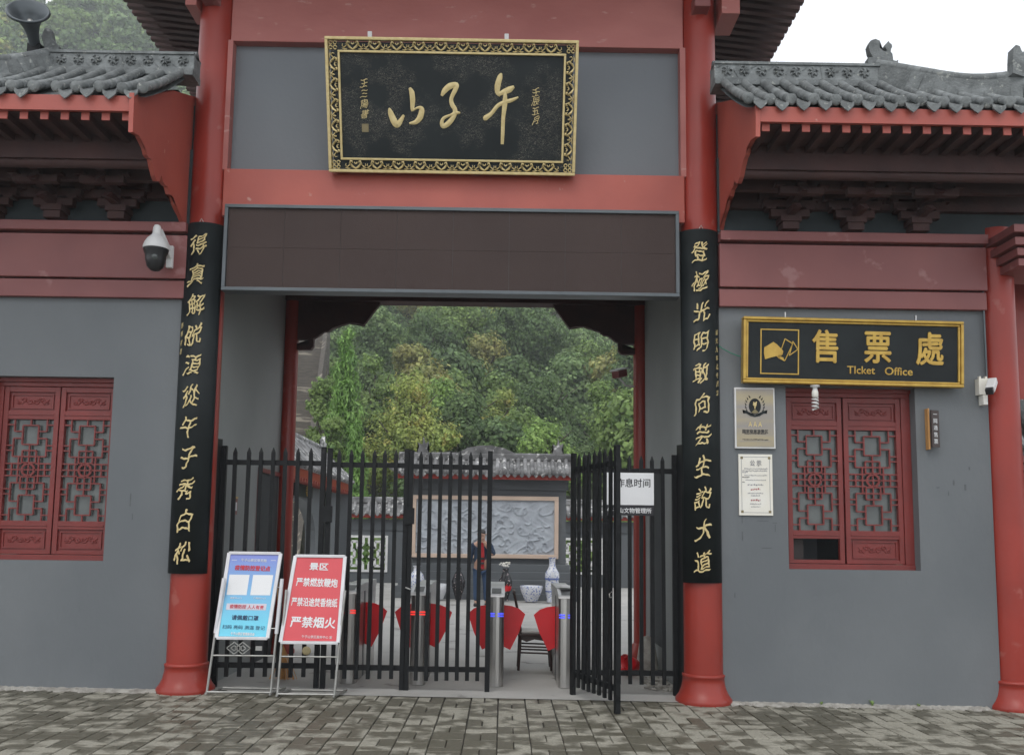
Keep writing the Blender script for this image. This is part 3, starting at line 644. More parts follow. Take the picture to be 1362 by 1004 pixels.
# ================================================================== NAME BOARD
nb = thing('name_board', (-.545, 0, 5.05), 'large black name board with three gold brush characters and gold scrollwork border above the gate', 'plaque')
nb.rotation_euler = (R(20), 0, 0); WP[nb.name] = Vector((0, 0, 0))
HW, HT = 1.21, 1.235
MB().box(-HW+.05, HW-.05, 0, .05, .04, HT-.04).build('board', 'crackle', nb, local=True)
def rim(x0, x1, z0, z1, t, ya, yb): 
    return MB().box(x0, x1, ya, yb, z0, z0+t).box(x0, x1, ya, yb, z1-t, z1).box(x0, x0+t, ya, yb, z0+t, z1-t).box(x1-t, x1, ya, yb, z0+t, z1-t)
rim(-HW, HW, 0, HT, .028, -.035, .055).build('outer_rim', 'gold', nb, local=True, bev=.006)
rim(-HW+.118, HW-.118, .118, HT-.118, .02, -.022, .02).build('inner_rim', 'gold', nb, local=True, bev=.004)
def motif():
    p = MB()
    for s in (-1, 1):
        p.tube([(0, 0, -.030), (s*.03, -.003, -.012), (s*.052, -.003, .012), (s*.045, -.003, .028), (s*.03, 0, .026), (s*.03, 0, .014)], [.006, .010, .011, .010, .008, .005], 5)
        p.tube([(s*.0, 0, .008), (s*.014, -.003, .016), (s*.012, 0, .026)], [.006, .005, .003], 5)
        p.tube([(s*.055, 0, .0), (s*.078, -.003, -.018), (s*.092, -.003, -.004), (s*.088, 0, .010)], [.004, .006, .005, .003], 5)
        p.tube([(s*.05, 0, -.028), (s*.07, 0, -.03), (s*.095, 0, -.022)], [.003, .005, .003], 5)
    p.v = [(x*1.08, y*1.6, z*1.2) for x, y, z in p.v]
    me = p.mesh('scroll_ornament'); me.materials.append(M['gold']); return me
mo = motif()
def corner():
    p = MB()
    for k in range(4):
        a = k*math.pi/2+.78; p.tube([(.03*math.cos(a)+.016*math.cos(q*.7), 0, .03*math.sin(a)+.016*math.sin(q*.7)) for q in range(9)], .006, 5)
    me = p.mesh('corner_ornament'); me.materials.append(M['gold']); return me
mc = corner()
zc0, zc1, xc = .073, HT-.073, HW-.073
nn = 10
for k in range(nn):
    x = -xc+.19+(2*xc-.38)*k/(nn-1)
    inst(mo, 'scroll_ornament', nb, (x, -.008, zc1)); inst(mo, 'scroll_ornament', nb, (x, -.008, zc0), (0, 0, 0), (1, 1, 1))
for k in range(5):
    z = zc0+.17+(zc1-zc0-.34)*k/4
    inst(mo, 'scroll_ornament', nb, (-xc, -.008, z), (0, R(90), 0)); inst(mo, 'scroll_ornament', nb, (xc, -.008, z), (0, R(-90), 0))
for x in (-xc, xc):
    for z in (zc0, zc1): inst(mc, 'corner_ornament', nb, (x, -.008, z))
def P2(px, py): return ((px-602)/336*2*HW, (142-py)/179*HT+HT/2)
def brush(parent, strokes, name='character', m='gold', w=1.0):
    p = MB()
    for st in strokes:
        q = [(Vector(P2(a, b)), c*w/336*2*HW) for a, b, c in st]
        # Catmull-Rom refinement
        fine = []
        for i in range(len(q)-1):
            a, b, c, d = q[max(i-1, 0)], q[i], q[i+1], q[min(i+2, len(q)-1)]
            for k in range(5):
                t = k/5; fine.append((.5*((2*b[0])+(-a[0]+c[0])*t+(2*a[0]-5*b[0]+4*c[0]-d[0])*t*t+(-a[0]+3*b[0]-3*c[0]+d[0])*t**3), b[1]*(1-t)+c[1]*t))
        fine.append(q[-1]); n = len(fine); Lp, Rp = [], []
        for i in range(n):
            d = (fine[min(i+1, n-1)][0]-fine[max(i-1, 0)][0]); d = d.normalized() if d.length > 1e-6 else Vector((1, 0)); nn_ = Vector((-d.y, d.x))
            Lp.append(fine[i][0]+nn_*fine[i][1]/2); Rp.append(fine[i][0]-nn_*fine[i][1]/2)
        v = [(a.x, -.006, a.y) for a in Lp]+[(a[0].x, -.016, a[0].y) for a in fine]+[(a.x, -.006, a.y) for a in Rp]; f = []
        for i in range(n-1): f += [(i, i+1, n+i+1, n+i), (n+i, n+i+1, 2*n+i+1, 2*n+i)]
        p.add(v, f, True)
    return p.build(name, m, parent, local=True)
brush(nb, [[(517.5, 144, 2), (519, 150, 7), (523, 160, 9), (527, 166, 8), (531, 163, 7), (537, 153, 3)],
           [(545, 117, 3), (548, 123, 7), (549, 133, 7), (548.5, 144, 5), (549, 148, 3)],
           [(549, 147, 2), (556, 143, 3), (561, 145, 7), (559, 155, 8), (553, 162, 6), (544, 164, 2)]])
brush(nb, [[(588, 127, 3), (592, 120, 7), (599, 114, 8), (608, 112, 6), (606, 119, 6), (601, 130, 5), (602, 138, 6), (606, 145, 6), (604, 154, 6), (597, 163, 7), (590, 167, 6), (588, 162, 5), (591, 156, 4), (600, 152, 3), (607, 149, 5), (613, 149, 2)]])
brush(nb, [[(668, 96, 2), (666, 101, 7), (663, 112, 8), (663, 121, 6), (667, 125, 4)], [(664, 124, 4), (672, 120, 7), (679, 117, 8), (685, 113, 3)],
           [(644, 156, 3), (647, 155, 7), (655, 149, 5), (663, 139, 5), (672, 134, 5), (682, 131, 5), (691, 127, 2)], [(673, 118, 3), (673, 134, 7), (671, 155, 5), (670.5, 175, 5), (670, 190, 4)]])
rr = random.Random(4)
for k, ch in enumerate('王三陽書'):
    px, pz = P2(484.5, 112+k*13.5); put_text(ch, .085, nb, (px, -.006, pz), brush=1, ext=.003, name='signature')
for k, ch in enumerate('壬辰五月'):
    px, pz = P2(714.5, 120+k*12.5); put_text(ch, .085, nb, (px, -.006, pz), brush=1, ext=.003, name='signature')
px, pz = P2(484.5, 171); MB().box(px-.032, px+.032, -.005, .001, pz-.038, pz+.038).build('seal', 'darkgold', nb, local=True)
# hanging hooks
MB().box(-.8, -.76, -.02, .0, HT, HT+.05).box(.5, .54, -.02, 0, HT, HT+.05).build('hook', 'steel', nb, local=True)

# ================================================================== LED SCREEN
ls = thing('led_screen', (-.54, 0, 3.83), 'long switched-off brown message screen in a grey frame across the top of the gateway', 'screen')
x0, x1, z0, z1 = -2.748, 1.685, 3.83, 4.69
MB().box(x0+.03, x1-.03, -.03, .1, z0+.03, z1-.03).build('housing', 'frame_grey', ls)
rim(x0, x1, z0, z1, .035, -.06, .1).build('frame', 'frame_grey', ls, bev=.004)
mod = MB().box(0, .545, -.036, -.031, 0, .395).mesh('screen_module'); mod.materials.append(M['led'])
for i in range(8):
    for j in range(2):
        inst(mod, 'screen_module', ls, (x0+.037+i*.5475+.54, 0, .037+j*.397+.0), scale=(1.0, 1+.02*((i*7+j*3) % 3)/3*0, 1))

# ================================================================== COUPLET BOARDS
def couplet(cx, z0, z1, w, txt, label, sidex, sidetxt, sz):
    t = thing('couplet_board', (cx, 0, z0), label, 'sign board', 'pair of black couplet boards on the gate pillars')
    # curved board hugging the pillar
    v = []; f = []; n = 14; r_ = .215; half = math.asin(min(.99, w/2/r_))
    for k in range(n+1):
        a = -half+2*half*k/n
        for rad in (r_, r_-.022):
            for z in (z0, z1): v.append((cx+rad*math.sin(a), .2-rad*math.cos(a), z))
    for k in range(n):
        a = 4*k; b = a+4; f += [(a, b, b+1, a+1), (a+2, a+3, b+3, b+2), (a, a+2, b+2, b), (a+1, b+1, b+3, a+3)]
    f += [(0, 1, 3, 2), (4*n, 4*n+2, 4*n+3, 4*n+1)]
    MB().add(v, f, True).build('board', 'lacquer', t)
    n = len(txt); top = z1-.23; bot = z0+.2
    for k, ch in enumerate(txt):
        z = top-(top-bot)*k/(n-1); put_text(ch, sz, t, (random.uniform(-.008, .008)-.01, -.017, z-z0), brush=1, ext=.004, off=.0007, scale=(.86, 1, 1.04))
    a = math.asin(max(-1, min(1, sidex/r_)))
    for k, ch in enumerate(sidetxt):
        put_text(ch, .06, t, (sidex, .2-(r_+.003)*math.cos(a), (z1-1.02-.085*k)-z0), brush=1, ext=.001, name='inscription', m='gold' if k < 9 else 'darkgold', rot=(0, 0, a), scale=(.8, 1, 1))
    MB().tube([(cx-.02, .0, z1), (cx, -.01, z1+.035), (cx+.02, .0, z1)], .004, 5).build('hook', 'steel', t)
couplet(-2.985, 1.12, 4.52, .375, '得真解脱湏從午子秀白松', 'black curved couplet board with eleven gold characters on the left gate pillar', -.155, '邵明孝書', .21)
couplet(1.91, 1.09, 4.53, .375, '登極光明敢向芸生説大道', 'black curved couplet board with eleven gold characters on the right gate pillar', .155, '道光九年孟冬月立', .21)

# ================================================================== TICKET OFFICE SIGN
ts = thing('ticket_office_sign', (3.365, 0, 2.995), 'gold-framed black ticket office sign above the right window', 'sign')
ts.rotation_euler = (R(3), R(-.6)*-1, 0); WP[ts.name] = Vector((0, 0, 0))
w2, h2 = 1.07, .645
MB().box(-w2+.03, w2-.03, 0, .05, .03, h2-.03).build('board', 'lacquer', ts, local=True)
rim(-w2, w2, 0, h2, .03, -.03, .06).build('outer_moulding', 'goldrim', ts, local=True, bev=.008)
rim(-w2+.03, w2-.03, .03, h2-.03, .022, -.018, .02).build('inner_moulding', 'goldrim', ts, local=True, bev=.008)
rim(-.90, -.525, .09, .53, .011, -.008, .001).build('icon_border', 'goldrim', ts, local=True)
def S2(px, py): return ((px-675)/1278*2*w2, (410-py)/390*h2+.01)
hand = [(160, 205), (185, 190), (212, 172), (232, 185), (262, 215), (270, 225), (266, 245), (240, 252), (255, 258), (270, 262), (278, 285), (262, 275), (245, 268), (232, 255), (205, 262), (165, 275), (158, 240)]
MB().prism([S2(a, b) for a, b in hand][::-1], lambda a, b, t: (a, -.009+t, b), .01).build('hand_emblem', 'goldrim', ts, local=True)
def outline(pts, wd):
    p = MB()
    for a, b in zip(pts, pts[1:]+pts[:1]): a = S2(*a); b = S2(*b); p.bar((a[0], -.004, a[1]), (b[0], -.004, b[1]), .008, wd, (0, 1, 0))
    return p
outline([(280, 152), (325, 180), (280, 280), (240, 262), (262, 205)], .008).build('ticket_emblem', 'goldrim', ts, local=True)
outline([(325, 165), (355, 212), (305, 250), (322, 185)], .008).build('ticket_emblem', 'goldrim', ts, local=True)
for ch, px in (('售', 512), ('票', 817), ('處', 1120)):
    a, b = S2(px, 190); put_text(ch, .30, ts, (a, -.006, b), m='goldrim', ext=.006, off=.006, scale=(.93, 1, 1.12))
a, b = S2(722, 325); text_line('TIcket', .105, ts, (a, -.004, b), 'goldrim', 'lettering', .27, .001, .003)
a, b = S2(940, 327); text_line('Office', .105, ts, (a, -.004, b), 'goldrim', 'lettering', .27, .001, .003)
MB().box(-.67, -.66, -.02, .0, h2, h2+.05).box(.6, .61, -.02, 0, h2, h2+.05).build('hook', 'steel', ts, local=True)

# bulb
t = thing('energy_saving_bulb', (2.99, -.02, 2.985), 'white spiral energy-saving bulb hanging under the ticket office sign', 'lamp')
MB().lathe([(.045, 0), (.045, -.012), (.02, -.02), (.026, -.05), (.028, -.055)], (2.99, -.02, 2.985), 16).build('lamp_holder', 'white', t)
MB().lathe([(.028, -.055), (.031, -.07), (.031, -.1), (.02, -.115)], (2.99, -.02, 2.985), 16).build('ballast', 'cream', t)
pts = [(2.99+.027*math.cos(k*.5), -.02+.027*math.sin(k*.5), 2.985-.115-k*.0027) for k in range(46)]
MB().tube(pts, .0085, 6).build('spiral_tube', 'white', t)

# brass plaque and notice
t = thing('brass_plaque', (2.435, .1, 2.38), 'brass plaque with dark oval emblem and AAA rating left of the ticket window', 'plaque')
MB().box(2.24, 2.632, .085, .118, 2.38, 2.975).build('white_border', 'white', t, bev=.003)
MB().box(2.255, 2.617, .08, .086, 2.395, 2.96).build('plate', 'brass', t)
el = [(2.435+.058*math.cos(a), 2.79+.078*math.sin(a)) for a in np.linspace(0, 2*math.pi, 25)[:-1]]
MB().prism(el, lambda a, b, q: (a, .076+q, b), .004).build('oval_emblem', 'lacquer', t)
MB().prism([(2.415, 2.80), (2.42, 2.835), (2.435, 2.825), (2.455, 2.84), (2.45, 2.80), (2.44, 2.785), (2.437, 2.765), (2.428, 2.768), (2.43, 2.79)][::-1], lambda a, b, q: (a, .073+q, b), .003).build('gold_figure', 'gold', t)
MB().prism([(2.40, 2.73), (2.435, 2.765), (2.47, 2.73), (2.45, 2.722), (2.42, 2.722)][::-1], lambda a, b, q: (a, .0735+q, b), .003).build('hill_figure', 'darkgold', t)
lp = MB()
for s in (-1, 1):
    for k in range(8):
        a = -1.1+k*.3; cx_, cz_ = 2.435+s*.085*math.cos(a), 2.79+.1*math.sin(a)
        lp.tube([(cx_, .077, cz_), (cx_+s*.012, .077, cz_+.022)], [.007, .002], 5)
lp.build('wreath', 'lacquer', t)
MB().prism([(2.32, 2.72), (2.35, 2.72), (2.39, 2.695), (2.435, 2.685), (2.48, 2.695), (2.52, 2.72), (2.55, 2.72), (2.53, 2.74), (2.555, 2.755), (2.52, 2.745), (2.48, 2.715), (2.435, 2.705), (2.39, 2.715), (2.35, 2.745), (2.315, 2.755), (2.34, 2.74)], lambda a, b, q: (a, .075+q, b), .004).build('ribbon', 'lacquer', t)
pb = WP[t.name]
text_line('A A A', .07, t, (0, -.022, .235), 'gold', width=.13, ext=.001, off=.001)
text_line('国家级旅游景区', .04, t, (0, -.022, .165), 'ink', width=.25, off=.0008)
def marks(parent, x0, x1, z, h, y, m, seed, name='fine_print'):
    rr = random.Random(seed); p = MB(); x = x0
    while x < x1:
        w_ = rr.uniform(.4, 1)*h; zz = z+rr.uniform(-.15, .15)*h
        p.box(x, min(x+w_, x1), y-.0008, y, zz-h*rr.uniform(.25, .5), zz+h*rr.uniform(.2, .5)); x += w_+h*.35
    return tag(p.build(name, m, parent), kind='stuff')
marks(t, 2.33, 2.54, 2.522, .012, .079, 'ink', 1); marks(t, 2.31, 2.56, 2.465, .012, .079, 'ink', 2); marks(t, 2.29, 2.58, 2.45, .006, .079, 'inkgrey', 5)
t = thing('paper_notice', (2.44, .1, 1.735), 'cream paper notice with small print below the brass plaque', 'notice')
MB().box(2.275, 2.602, .104, .118, 1.735, 2.325).build('sheet', 'cream', t)
rim(2.30, 2.577, 1.76, 2.30, .004, .1025, .1045).build('printed_border', 'inkgrey', t)
text_line('公 示', .06, t, (0, 0, .505), 'inkgrey', width=.11, off=.001)
for k, (z, a, b, m, h) in enumerate(((2.185, .04, .27, 'inkgrey', .012), (2.165, .02, .26, 'inkgrey', .013), (2.15, .02, .07, 'inkgrey', .012), (2.12, .04, .26, 'inkgrey', .012), (2.10, .02, .09, 'ink', .012), (2.075, .05, .25, 'inkgrey', .01), (2.055, .02, .04, 'ink', .012), (2.03, .07, .22, 'inkgrey', .015), (1.985, .10, .19, 'inkred', .02), (1.948, .07, .22, 'inkgrey', .012), (1.925, .1, .19, 'inkgrey', .012), (1.882, .10, .19, 'inkred', .02), (1.845, .09, .2, 'inkgrey', .012), (1.818, .1, .19, 'inkgrey', .01))):
    marks(t, 2.29+a, 2.29+b, z, h, .103, m, 20+k)
for k, (x, z) in enumerate(((2.305, 2.29), (2.572, 2.29), (2.305, 1.77), (2.572, 1.77))): MB().box(x-.012, x+.012, .102, .103, z-.012, z+.012).build('corner_ornament', 'darkgold', t)

# small hanging wooden sign (projects from the wall)
t = thing('small_wooden_sign', (4.13, .05, 2.40), 'small dark wooden name sign with orange edge beside the ticket window', 'sign')
MB().box(4.107, 4.124, .05, .116, 2.39, 2.79).build('wooden_edge', 'wood', t, bev=.003)
MB().add([(4.127, .02, 2.41), (4.215, .05, 2.41), (4.215, .05, 2.77), (4.127, .02, 2.77), (4.124, .035, 2.41), (4.212, .065, 2.41), (4.212, .065, 2.77), (4.124, .035, 2.77)], [(0, 1, 2, 3), (7, 6, 5, 4), (0, 4, 5, 1), (1, 5, 6, 2), (2, 6, 7, 3), (3, 7, 4, 0)]).build('name_face', 'brownplate', t)
for k, ch in enumerate('一网通售票'):
    put_text(ch, .052, t, (.040, -.019, .33-k*.066), m='paper', ext=.0008, rot=(0, 0, math.atan2(.03, .088)))

# ================================================================== CAMERAS
def dome_cam():
    t = thing('dome_camera', (-3.33, -.15, 4.15), 'white and black dome camera on an arm left of the gate pillar', 'security camera')
    c = (-3.325, -.22, 4.17)
    MB().lathe([(.118, 0), (.119, .02), (.108, .06), (.085, .1), (.05, .135), (.04, .15), (.036, .21), (.025, .235), (0, .245)], c, 28).build('white_housing', 'white', t)
    MB().lathe([(0, -.215), (.04, -.205), (.075, -.17), (.092, -.11), (.096, -.06), (.108, -.035), (.116, 0)], c, 28).build('black_dome', 'black', t)
    MB().lathe([(.0, -.012), (.02, -.014), (.03, 0), (.028, .02)], (-3.30, -.305, 4.07), 16, axis=(-.3, 1, .35)).build('lens', 'glass', t)
    MB().bar((-3.32, -.2, 4.36), (-3.275, .0, 4.17), .055, .07).build('arm', 'white', t, bev=.006)
    MB().box(-3.31, -3.25, -.01, .036, 4.06, 4.28).build('wall_plate', 'white', t, bev=.006)
dome_cam()
t = thing('bullet_camera', (4.60, 0, 2.95), 'white bullet camera on a cream junction box by the far right pillar', 'security camera')
MB().box(4.615, 4.715, .04, .118, 2.93, 3.09).build('junction_box', 'cream', t, bev=.004)
MB().box(4.625, 4.642, .05, .08, 3.09, 3.112).box(4.685, 4.702, .05, .08, 3.09, 3.112).build('box_tabs', 'cream', t)
MB().bar((4.725, -.01, 3.06), (4.635, -.11, 2.95), .078, .07).build('camera_body', 'white', t, bev=.01)
MB().bar((4.638, -.107, 2.953), (4.615, -.132, 2.925), .068, .06).build('lens_hood', 'black', t, bev=.005)
MB().bar((4.71, .05, 2.96), (4.69, -.04, 3.0), .03).build('mount', 'cream', t)
MB().box(4.645, 4.69, .03, .118, 2.83, 2.925).build('conduit_box', 'cream', t, bev=.004)
t = thing('passage_camera', (1.6, 3.0, 3.6), 'small dark bullet camera on the rear right pillar under the bracket', 'security camera')
MB().bar((1.54, 2.85, 3.62), (1.40, 2.65, 3.56), .1, .1).build('camera_body', 'redmaroon', t, bev=.01)
MB().bar((1.55, 2.86, 3.68), (1.38, 2.62, 3.60), .12, .02).build('sunshade', 'white', t)
MB().tube([(1.47, 2.78, 3.54), (1.56, 2.88, 3.46), (1.7, 2.98, 3.46)], .012, 6).build('mount', 'white', t)

# horn loudspeaker on the left roof
t = thing('horn_loudspeaker', (-4.55, -.3, 6.08), 'grey horn loudspeaker standing on the left roof ridge', 'loudspeaker')
ax = Vector((.22, -.84, .50)).normalized(); b0 = Vector((-4.58, -.25, 6.13))
MB().lathe([(.0, -.02), (.05, -.02), (.052, .06), (.05, .10), (.055, .16), (.075, .24), (.115, .32), (.175, .385), (.183, .385), (.19, .372), (.175, .37), (.11, .3), (.07, .22), (.05, .14)][:10]+[(.183, .395), (.172, .392), (.10, .31), (.045, .2), (.0, .19)], b0, 30, axis=ax).build('horn', 'frame_grey', t)
MB().lathe([(.0, .30), (.022, .30), (.03, .27), (.03, .2)], b0, 14, axis=ax).build('driver_plug', 'aludull', t)
MB().lathe([(.065, 0), (.07, .05), (.06, .12), (0, .13)], (-4.50, -.2, 6.12), 16, axis=(.4, .6, .5)).build('driver', 'iron', t)
MB().bar((-4.44, -.28, 6.18), (-4.37, -.30, 6.06), .012).build('bracket_rod', 'steel', t)
MB().box(-4.62, -4.5, -.33, -.22, 6.0, 6.15).build('foot', 'iron', t)

# wire
tag(MB().tube([(2.06, .1, 3.42), (2.12, .08, 3.36), (2.2, .06, 3.31), (2.27, .05, 3.28), (2.31, .04, 3.27)], .005, 5).build('green_wire', mat('green_wire', (.02, .2, .12))), 'thin green wire hanging between right couplet board and ticket sign', 'wire')

# ================================================================== IRON GATE
def picket_mesh(h, w_=.038, name='picket'):
    p = MB().box(-w_/2, w_/2, -.012, .012, 0, h-.05)
    p.add([(-w_/2, -.012, h-.05), (w_/2, -.012, h-.05), (w_/2, .012, h-.05), (-w_/2, .012, h-.05), (-.004, 0, h), (.004, 0, h)], [(0, 1, 5, 4), (1, 2, 5), (2, 3, 4, 5), (3, 0, 4)])
    me = p.mesh(name); me.materials.append(M['iron']); return me
PK = picket_mesh(2.24)
def leaf(loc, length, rz, label, n, postL=True, postR=True, group=None, dx=None):
    t = thing('gate_leaf', loc, label, 'gate', group, rz)
    for z in (.185, 2.17): MB().box(.0, length, -.016, .016, z, z+.05).build('rail', 'iron', t, local=True)
    for k in range(n):
        x = (k+.5)*length/n if dx is None else dx+k*(length-2*dx)/(n-1)
        inst(PK, 'picket', t, (x, -.028, .105+random.uniform(-.004, .004)), (0, random.uniform(-.004, .004), 0))
    if postL: MB().box(-.02, .028, -.022, .022, -.0, 2.36).build('post', 'iron', t, local=True)
    if postR: MB().box(length-.028, length+.02, -.022, .022, -.0, 2.36).build('post', 'iron', t, local=True)
    return t
FY = .45
G = 'black iron picket gate leaves across the gateway'
a = leaf((-2.80, FY, gz(-2.8)), 1.0, 0, 'left fixed black picket gate leaf behind the blue poster stand', 9, group=G, dx=.0)
b = leaf((-1.745, FY, gz(-1.7)), .78, 0, 'closed black picket gate leaf behind the red poster stand', 6, group=G, dx=.105)
c_ = leaf((-.93, FY, gz(-.9)), .80, 0, 'closed black picket gate leaf in the middle with latch bolt', 7, group=G, dx=.1)
MB().tube([(.03, -.04, .98), (-.02, -.05, 1.0)], .008, 6).build('latch_bolt', 'steel', c_, local=True)
for x, lf in ((.0, c_), (0, b)):
    MB().box(-.05, .05, -.05, -.022, 1.62, 1.78).build('hinge_plate', 'iron', lf, local=True)
d_ = leaf((.70, FY, gz(.7)), 1.02, 0, 'right fixed black picket gate leaf carrying the white timetable board', 8, group=G, dx=.12)
ang = math.atan2(-.9, .335)
e_ = leaf((.70, FY-.05, gz(.7)), .93, ang, 'open black picket gate leaf swung out over the paving', 8, group=G, dx=.08)
MB().tube([(.88, -.03, 1.05), (.88, -.055, 1.03), (.88, -.05, 1.0), (.88, -.03, 1.0)], .006, 6).build('latch_ring', 'steel', e_, local=True)
for x, nm, lab in ((-2.845, 'gate_post', 'black gate post plate against the left passage wall'), (1.765, 'gate_post', 'black gate post plate against the right passage wall')):
    tag(MB().add([(x-.02, .2, gz(x)), (x+.02, .2, gz(x)), (x+.02, .46, gz(x)), (x-.02, .46, gz(x)), (x-.02, .2, 2.42), (x+.02, .2, 2.42), (x+.02, .46, 2.44), (x-.02, .46, 2.44)], [(0, 3, 2, 1), (4, 5, 6, 7), (0, 1, 5, 4), (1, 2, 6, 5), (2, 3, 7, 6), (3, 0, 4, 7)]).build(nm, 'iron'), lab, 'gate post')

# timetable board
t = thing('timetable_board', (1.255, .4, 1.72), 'white timetable board with black foot strip wired to the right gate leaf', 'sign')
MB().box(1.015, 1.50, .385, .4, 1.83, 2.15).build('white_face', 'paper', t)
MB().box(1.015, 1.50, .385, .4, 1.725, 1.829).build('black_strip', 'ink', t)
text_line('作息时间', .092, t, (.04, -.0165, .33), 'ink', width=.34, off=.001)
text_line('午子山文物管理所', .055, t, (.0, -.0165, .055), 'paper', width=.44, off=.001)

# ================================================================== POSTER STANDS
def stand(name, label, base, top, zb, zt, y0, y1, legs, material, draw, posts):
    (xa, xb), (xc, xd) = base, top
    t = thing(name, ((xa+xb)/2, y0, gz(xa)), label, 'poster stand')
    T = WP[t.name]
    # board frame: sheared & leaning back.  u 0..1 across, v 0..1 up
    def Q(u, v_, d=0): 
        x = (xa+(xc-xa)*v_)*(1-u)+(xb+(xd-xb)*v_)*u; return Vector((x, y0+(y1-y0)*v_-d, zb+(zt-zb)*v_))
    fr = MB(); w_ = .034
    for (ua, va), (ub, vb) in (((0, 0), (1, 0)), ((0, 1), (1, 1)), ((0, 0), (0, 1)), ((1, 0), (1, 1))):
        fr.bar(Q(ua, va), Q(ub, vb), w_, .028, (0, 1, 0) if va != vb else (0, 0, 1))
    fr.build('frame', 'whitealu', t, bev=.004)
    n = MB().add([Q(.03, .02, .003), Q(.97, .02, .003), Q(.97, .98, .003), Q(.03, .98, .003), Q(.03, .02, -.01), Q(.97, .02, -.01), Q(.97, .98, -.01), Q(.03, .98, -.01)], [(0, 1, 2, 3), (7, 6, 5, 4), (0, 4, 5, 1), (1, 5, 6, 2), (2, 6, 7, 3), (3, 7, 4, 0)])
    n.build('poster', material, t, origin=Q(.5, 0))
    # basis for lettering on the leaning board
    ex = (Q(1, .5)-Q(0, .5)); ez = (Q(.5, 1)-Q(.5, 0)); W_ = ex.length; H_ = ez.length
    X, Z = ex.normalized(), ez.normalized(); Y = Z.cross(X).normalized()
    sh = X.dot(Z)
    def line(txt, u, v_, size, wd, m, off=.0):
        me = text_mesh(txt, size, .0006, off, m); xs_ = [q.co.x for q in me.vertices]; zs_ = [q.co.z for q in me.vertices]
        sx = wd*W_/(max(xs_)-min(xs_)); sz = size/(max(zs_)-min(zs_))*.9
        ob = bpy.data.objects.new('lettering', me); COL.objects.link(ob); ob.parent = t
        p_ = Q(u, v_, .006)-T
        ob.matrix_local = Matrix(((X.x*sx, Y.x, Z.x*sz, p_.x), (X.y*sx, Y.y, Z.y*sz, p_.y), (X.z*sx, Y.z, Z.z*sz, p_.z), (0, 0, 0, 1)))
    def rect(u0, u1, v0, v1, m, nm='printed_panel', d=.0045):
        MB().add([Q(u0, v0, d), Q(u1, v0, d), Q(u1, v1, d), Q(u0, v1, d)], [(0, 1, 2, 3)]).build(nm, m, t)
    draw(line, rect)
    # legs: two tall posts, cross bars, floor frame
    (la, lb), (pa, pb_), pz = legs
    z0 = gz(la)+.01
    for (x_a, x_b) in ((la, pa), (lb, pb_)):
        MB().tube([(x_a, y0-.03, z0), (x_a+(x_b-x_a)*.4, y0+.01, z0+(pz-z0)*.45), (x_b, y0+.06, pz)], .0125, 8).build('leg', 'aludull', t)
        if posts: MB().tube([(x_a+(x_b-x_a)*.5, y0+.015, z0+(pz-z0)*.52), (x_b, y0+.052, pz)], [.02, .018], 8).build('grip_sleeve', 'whitealu', t)
    def Lp(x_a, x_b, z): f_ = (z-z0)/(pz-z0); return (x_a+(x_b-x_a)*f_, y0-.03+.09*f_, z)
    MB().tube([Lp(la, pa, .37), Lp(lb, pb_, .37)], .009, 6).build('cross_bar', 'aludull', t)
    MB().tube([(la, y0-.03, z0+.02), (lb, y0-.03, z0+.02)], .011, 6).tube([(la, y0-.06, z0+.01), (la+.06, y0+.28, z0+.01)], .012, 6).tube([(lb, y0-.06, z0+.01), (lb+.06, y0+.28, z0+.01)], .012, 6).tube([(la+.05, y0+.25, z0+.01), (lb+.05, y0+.25, z0+.01)], .01, 6).build('floor_frame', 'aludull', t)
    for z in (.62, 1.0):
        if z < pz:
            for e0, q0, u_ in ((la, pa, 0), (lb, pb_, 1)):
                MB().tube([Lp(e0, q0, z), Q(u_, (z-zb)/(zt-zb))], .006, 6).build('tie_rod', 'steel', t)
    return t, Lp, (la, lb, pa, pb_)
def blue(line, rect):
    line('午子山景区导览图', .5, .915, .03, .5, 'paper', .0003)
    rect(.07, .17, .912, .917, 'paper', 'printed_rule'); rect(.83, .93, .912, .917, 'paper', 'printed_rule')
    line('疫情防控登记点', .5, .82, .058, .70, 'inkpink', .0022); 
    rect(.07, .46, .50, .74, 'paper', 'white_square'); rect(.53, .92, .50, .74, 'paper', 'white_square')
    line('健康码入口', .26, .465, .018, .22, 'paper'); line('行程码入口', .72, .465, .018, .24, 'paper')
    rect(.10, .88, .325, .40, 'palepink', 'printed_panel'); line('疫情防控 人人有责', .5, .362, .042, .66, 'inkpink', .0008)
    line('请佩戴口罩', .5, .235, .052, .52, 'inknavy', .001); line('扫码 亮码 测温 登记', .5, .125, .040, .82, 'inknavy', .0)
    line('午子山景区管理委员会', .5, .05, .032, .46, 'paper', .0008)
def redp(line, rect):
    line('景区', .5, .875, .078, .36, 'paper', .002)
    line('严禁燃放鞭炮', .5, .69, .092, .78, 'paper', .0022); line('严禁沿途焚香烧纸', .5, .46, .092, .86, 'paper', .002)
    line('严禁烟火', .52, .23, .115, .84, 'paper', .0028); line('午子山景区服务中心 宣', .62, .065, .03, .56, 'paper', .0)
M['inkpink'] = mat('red_print', (.62, .05, .08), None, 5, .6); M['inknavy'] = mat('navy_print', (.03, .07, .16), None, 5, .6); M['palepink'] = mat('pale_pink_print', (.68, .66, .74), None, 5, .6)
s1, Lp1, q1 = stand('poster_stand', 'blue epidemic notice poster with two blank white squares in a white frame, left stand', (-2.66, -2.185), (-2.63, -2.135), .53, 1.315, .03, .2, ((-2.72, -2.13), (-2.635, -2.085), 1.08), 'blueprint', blue, True)
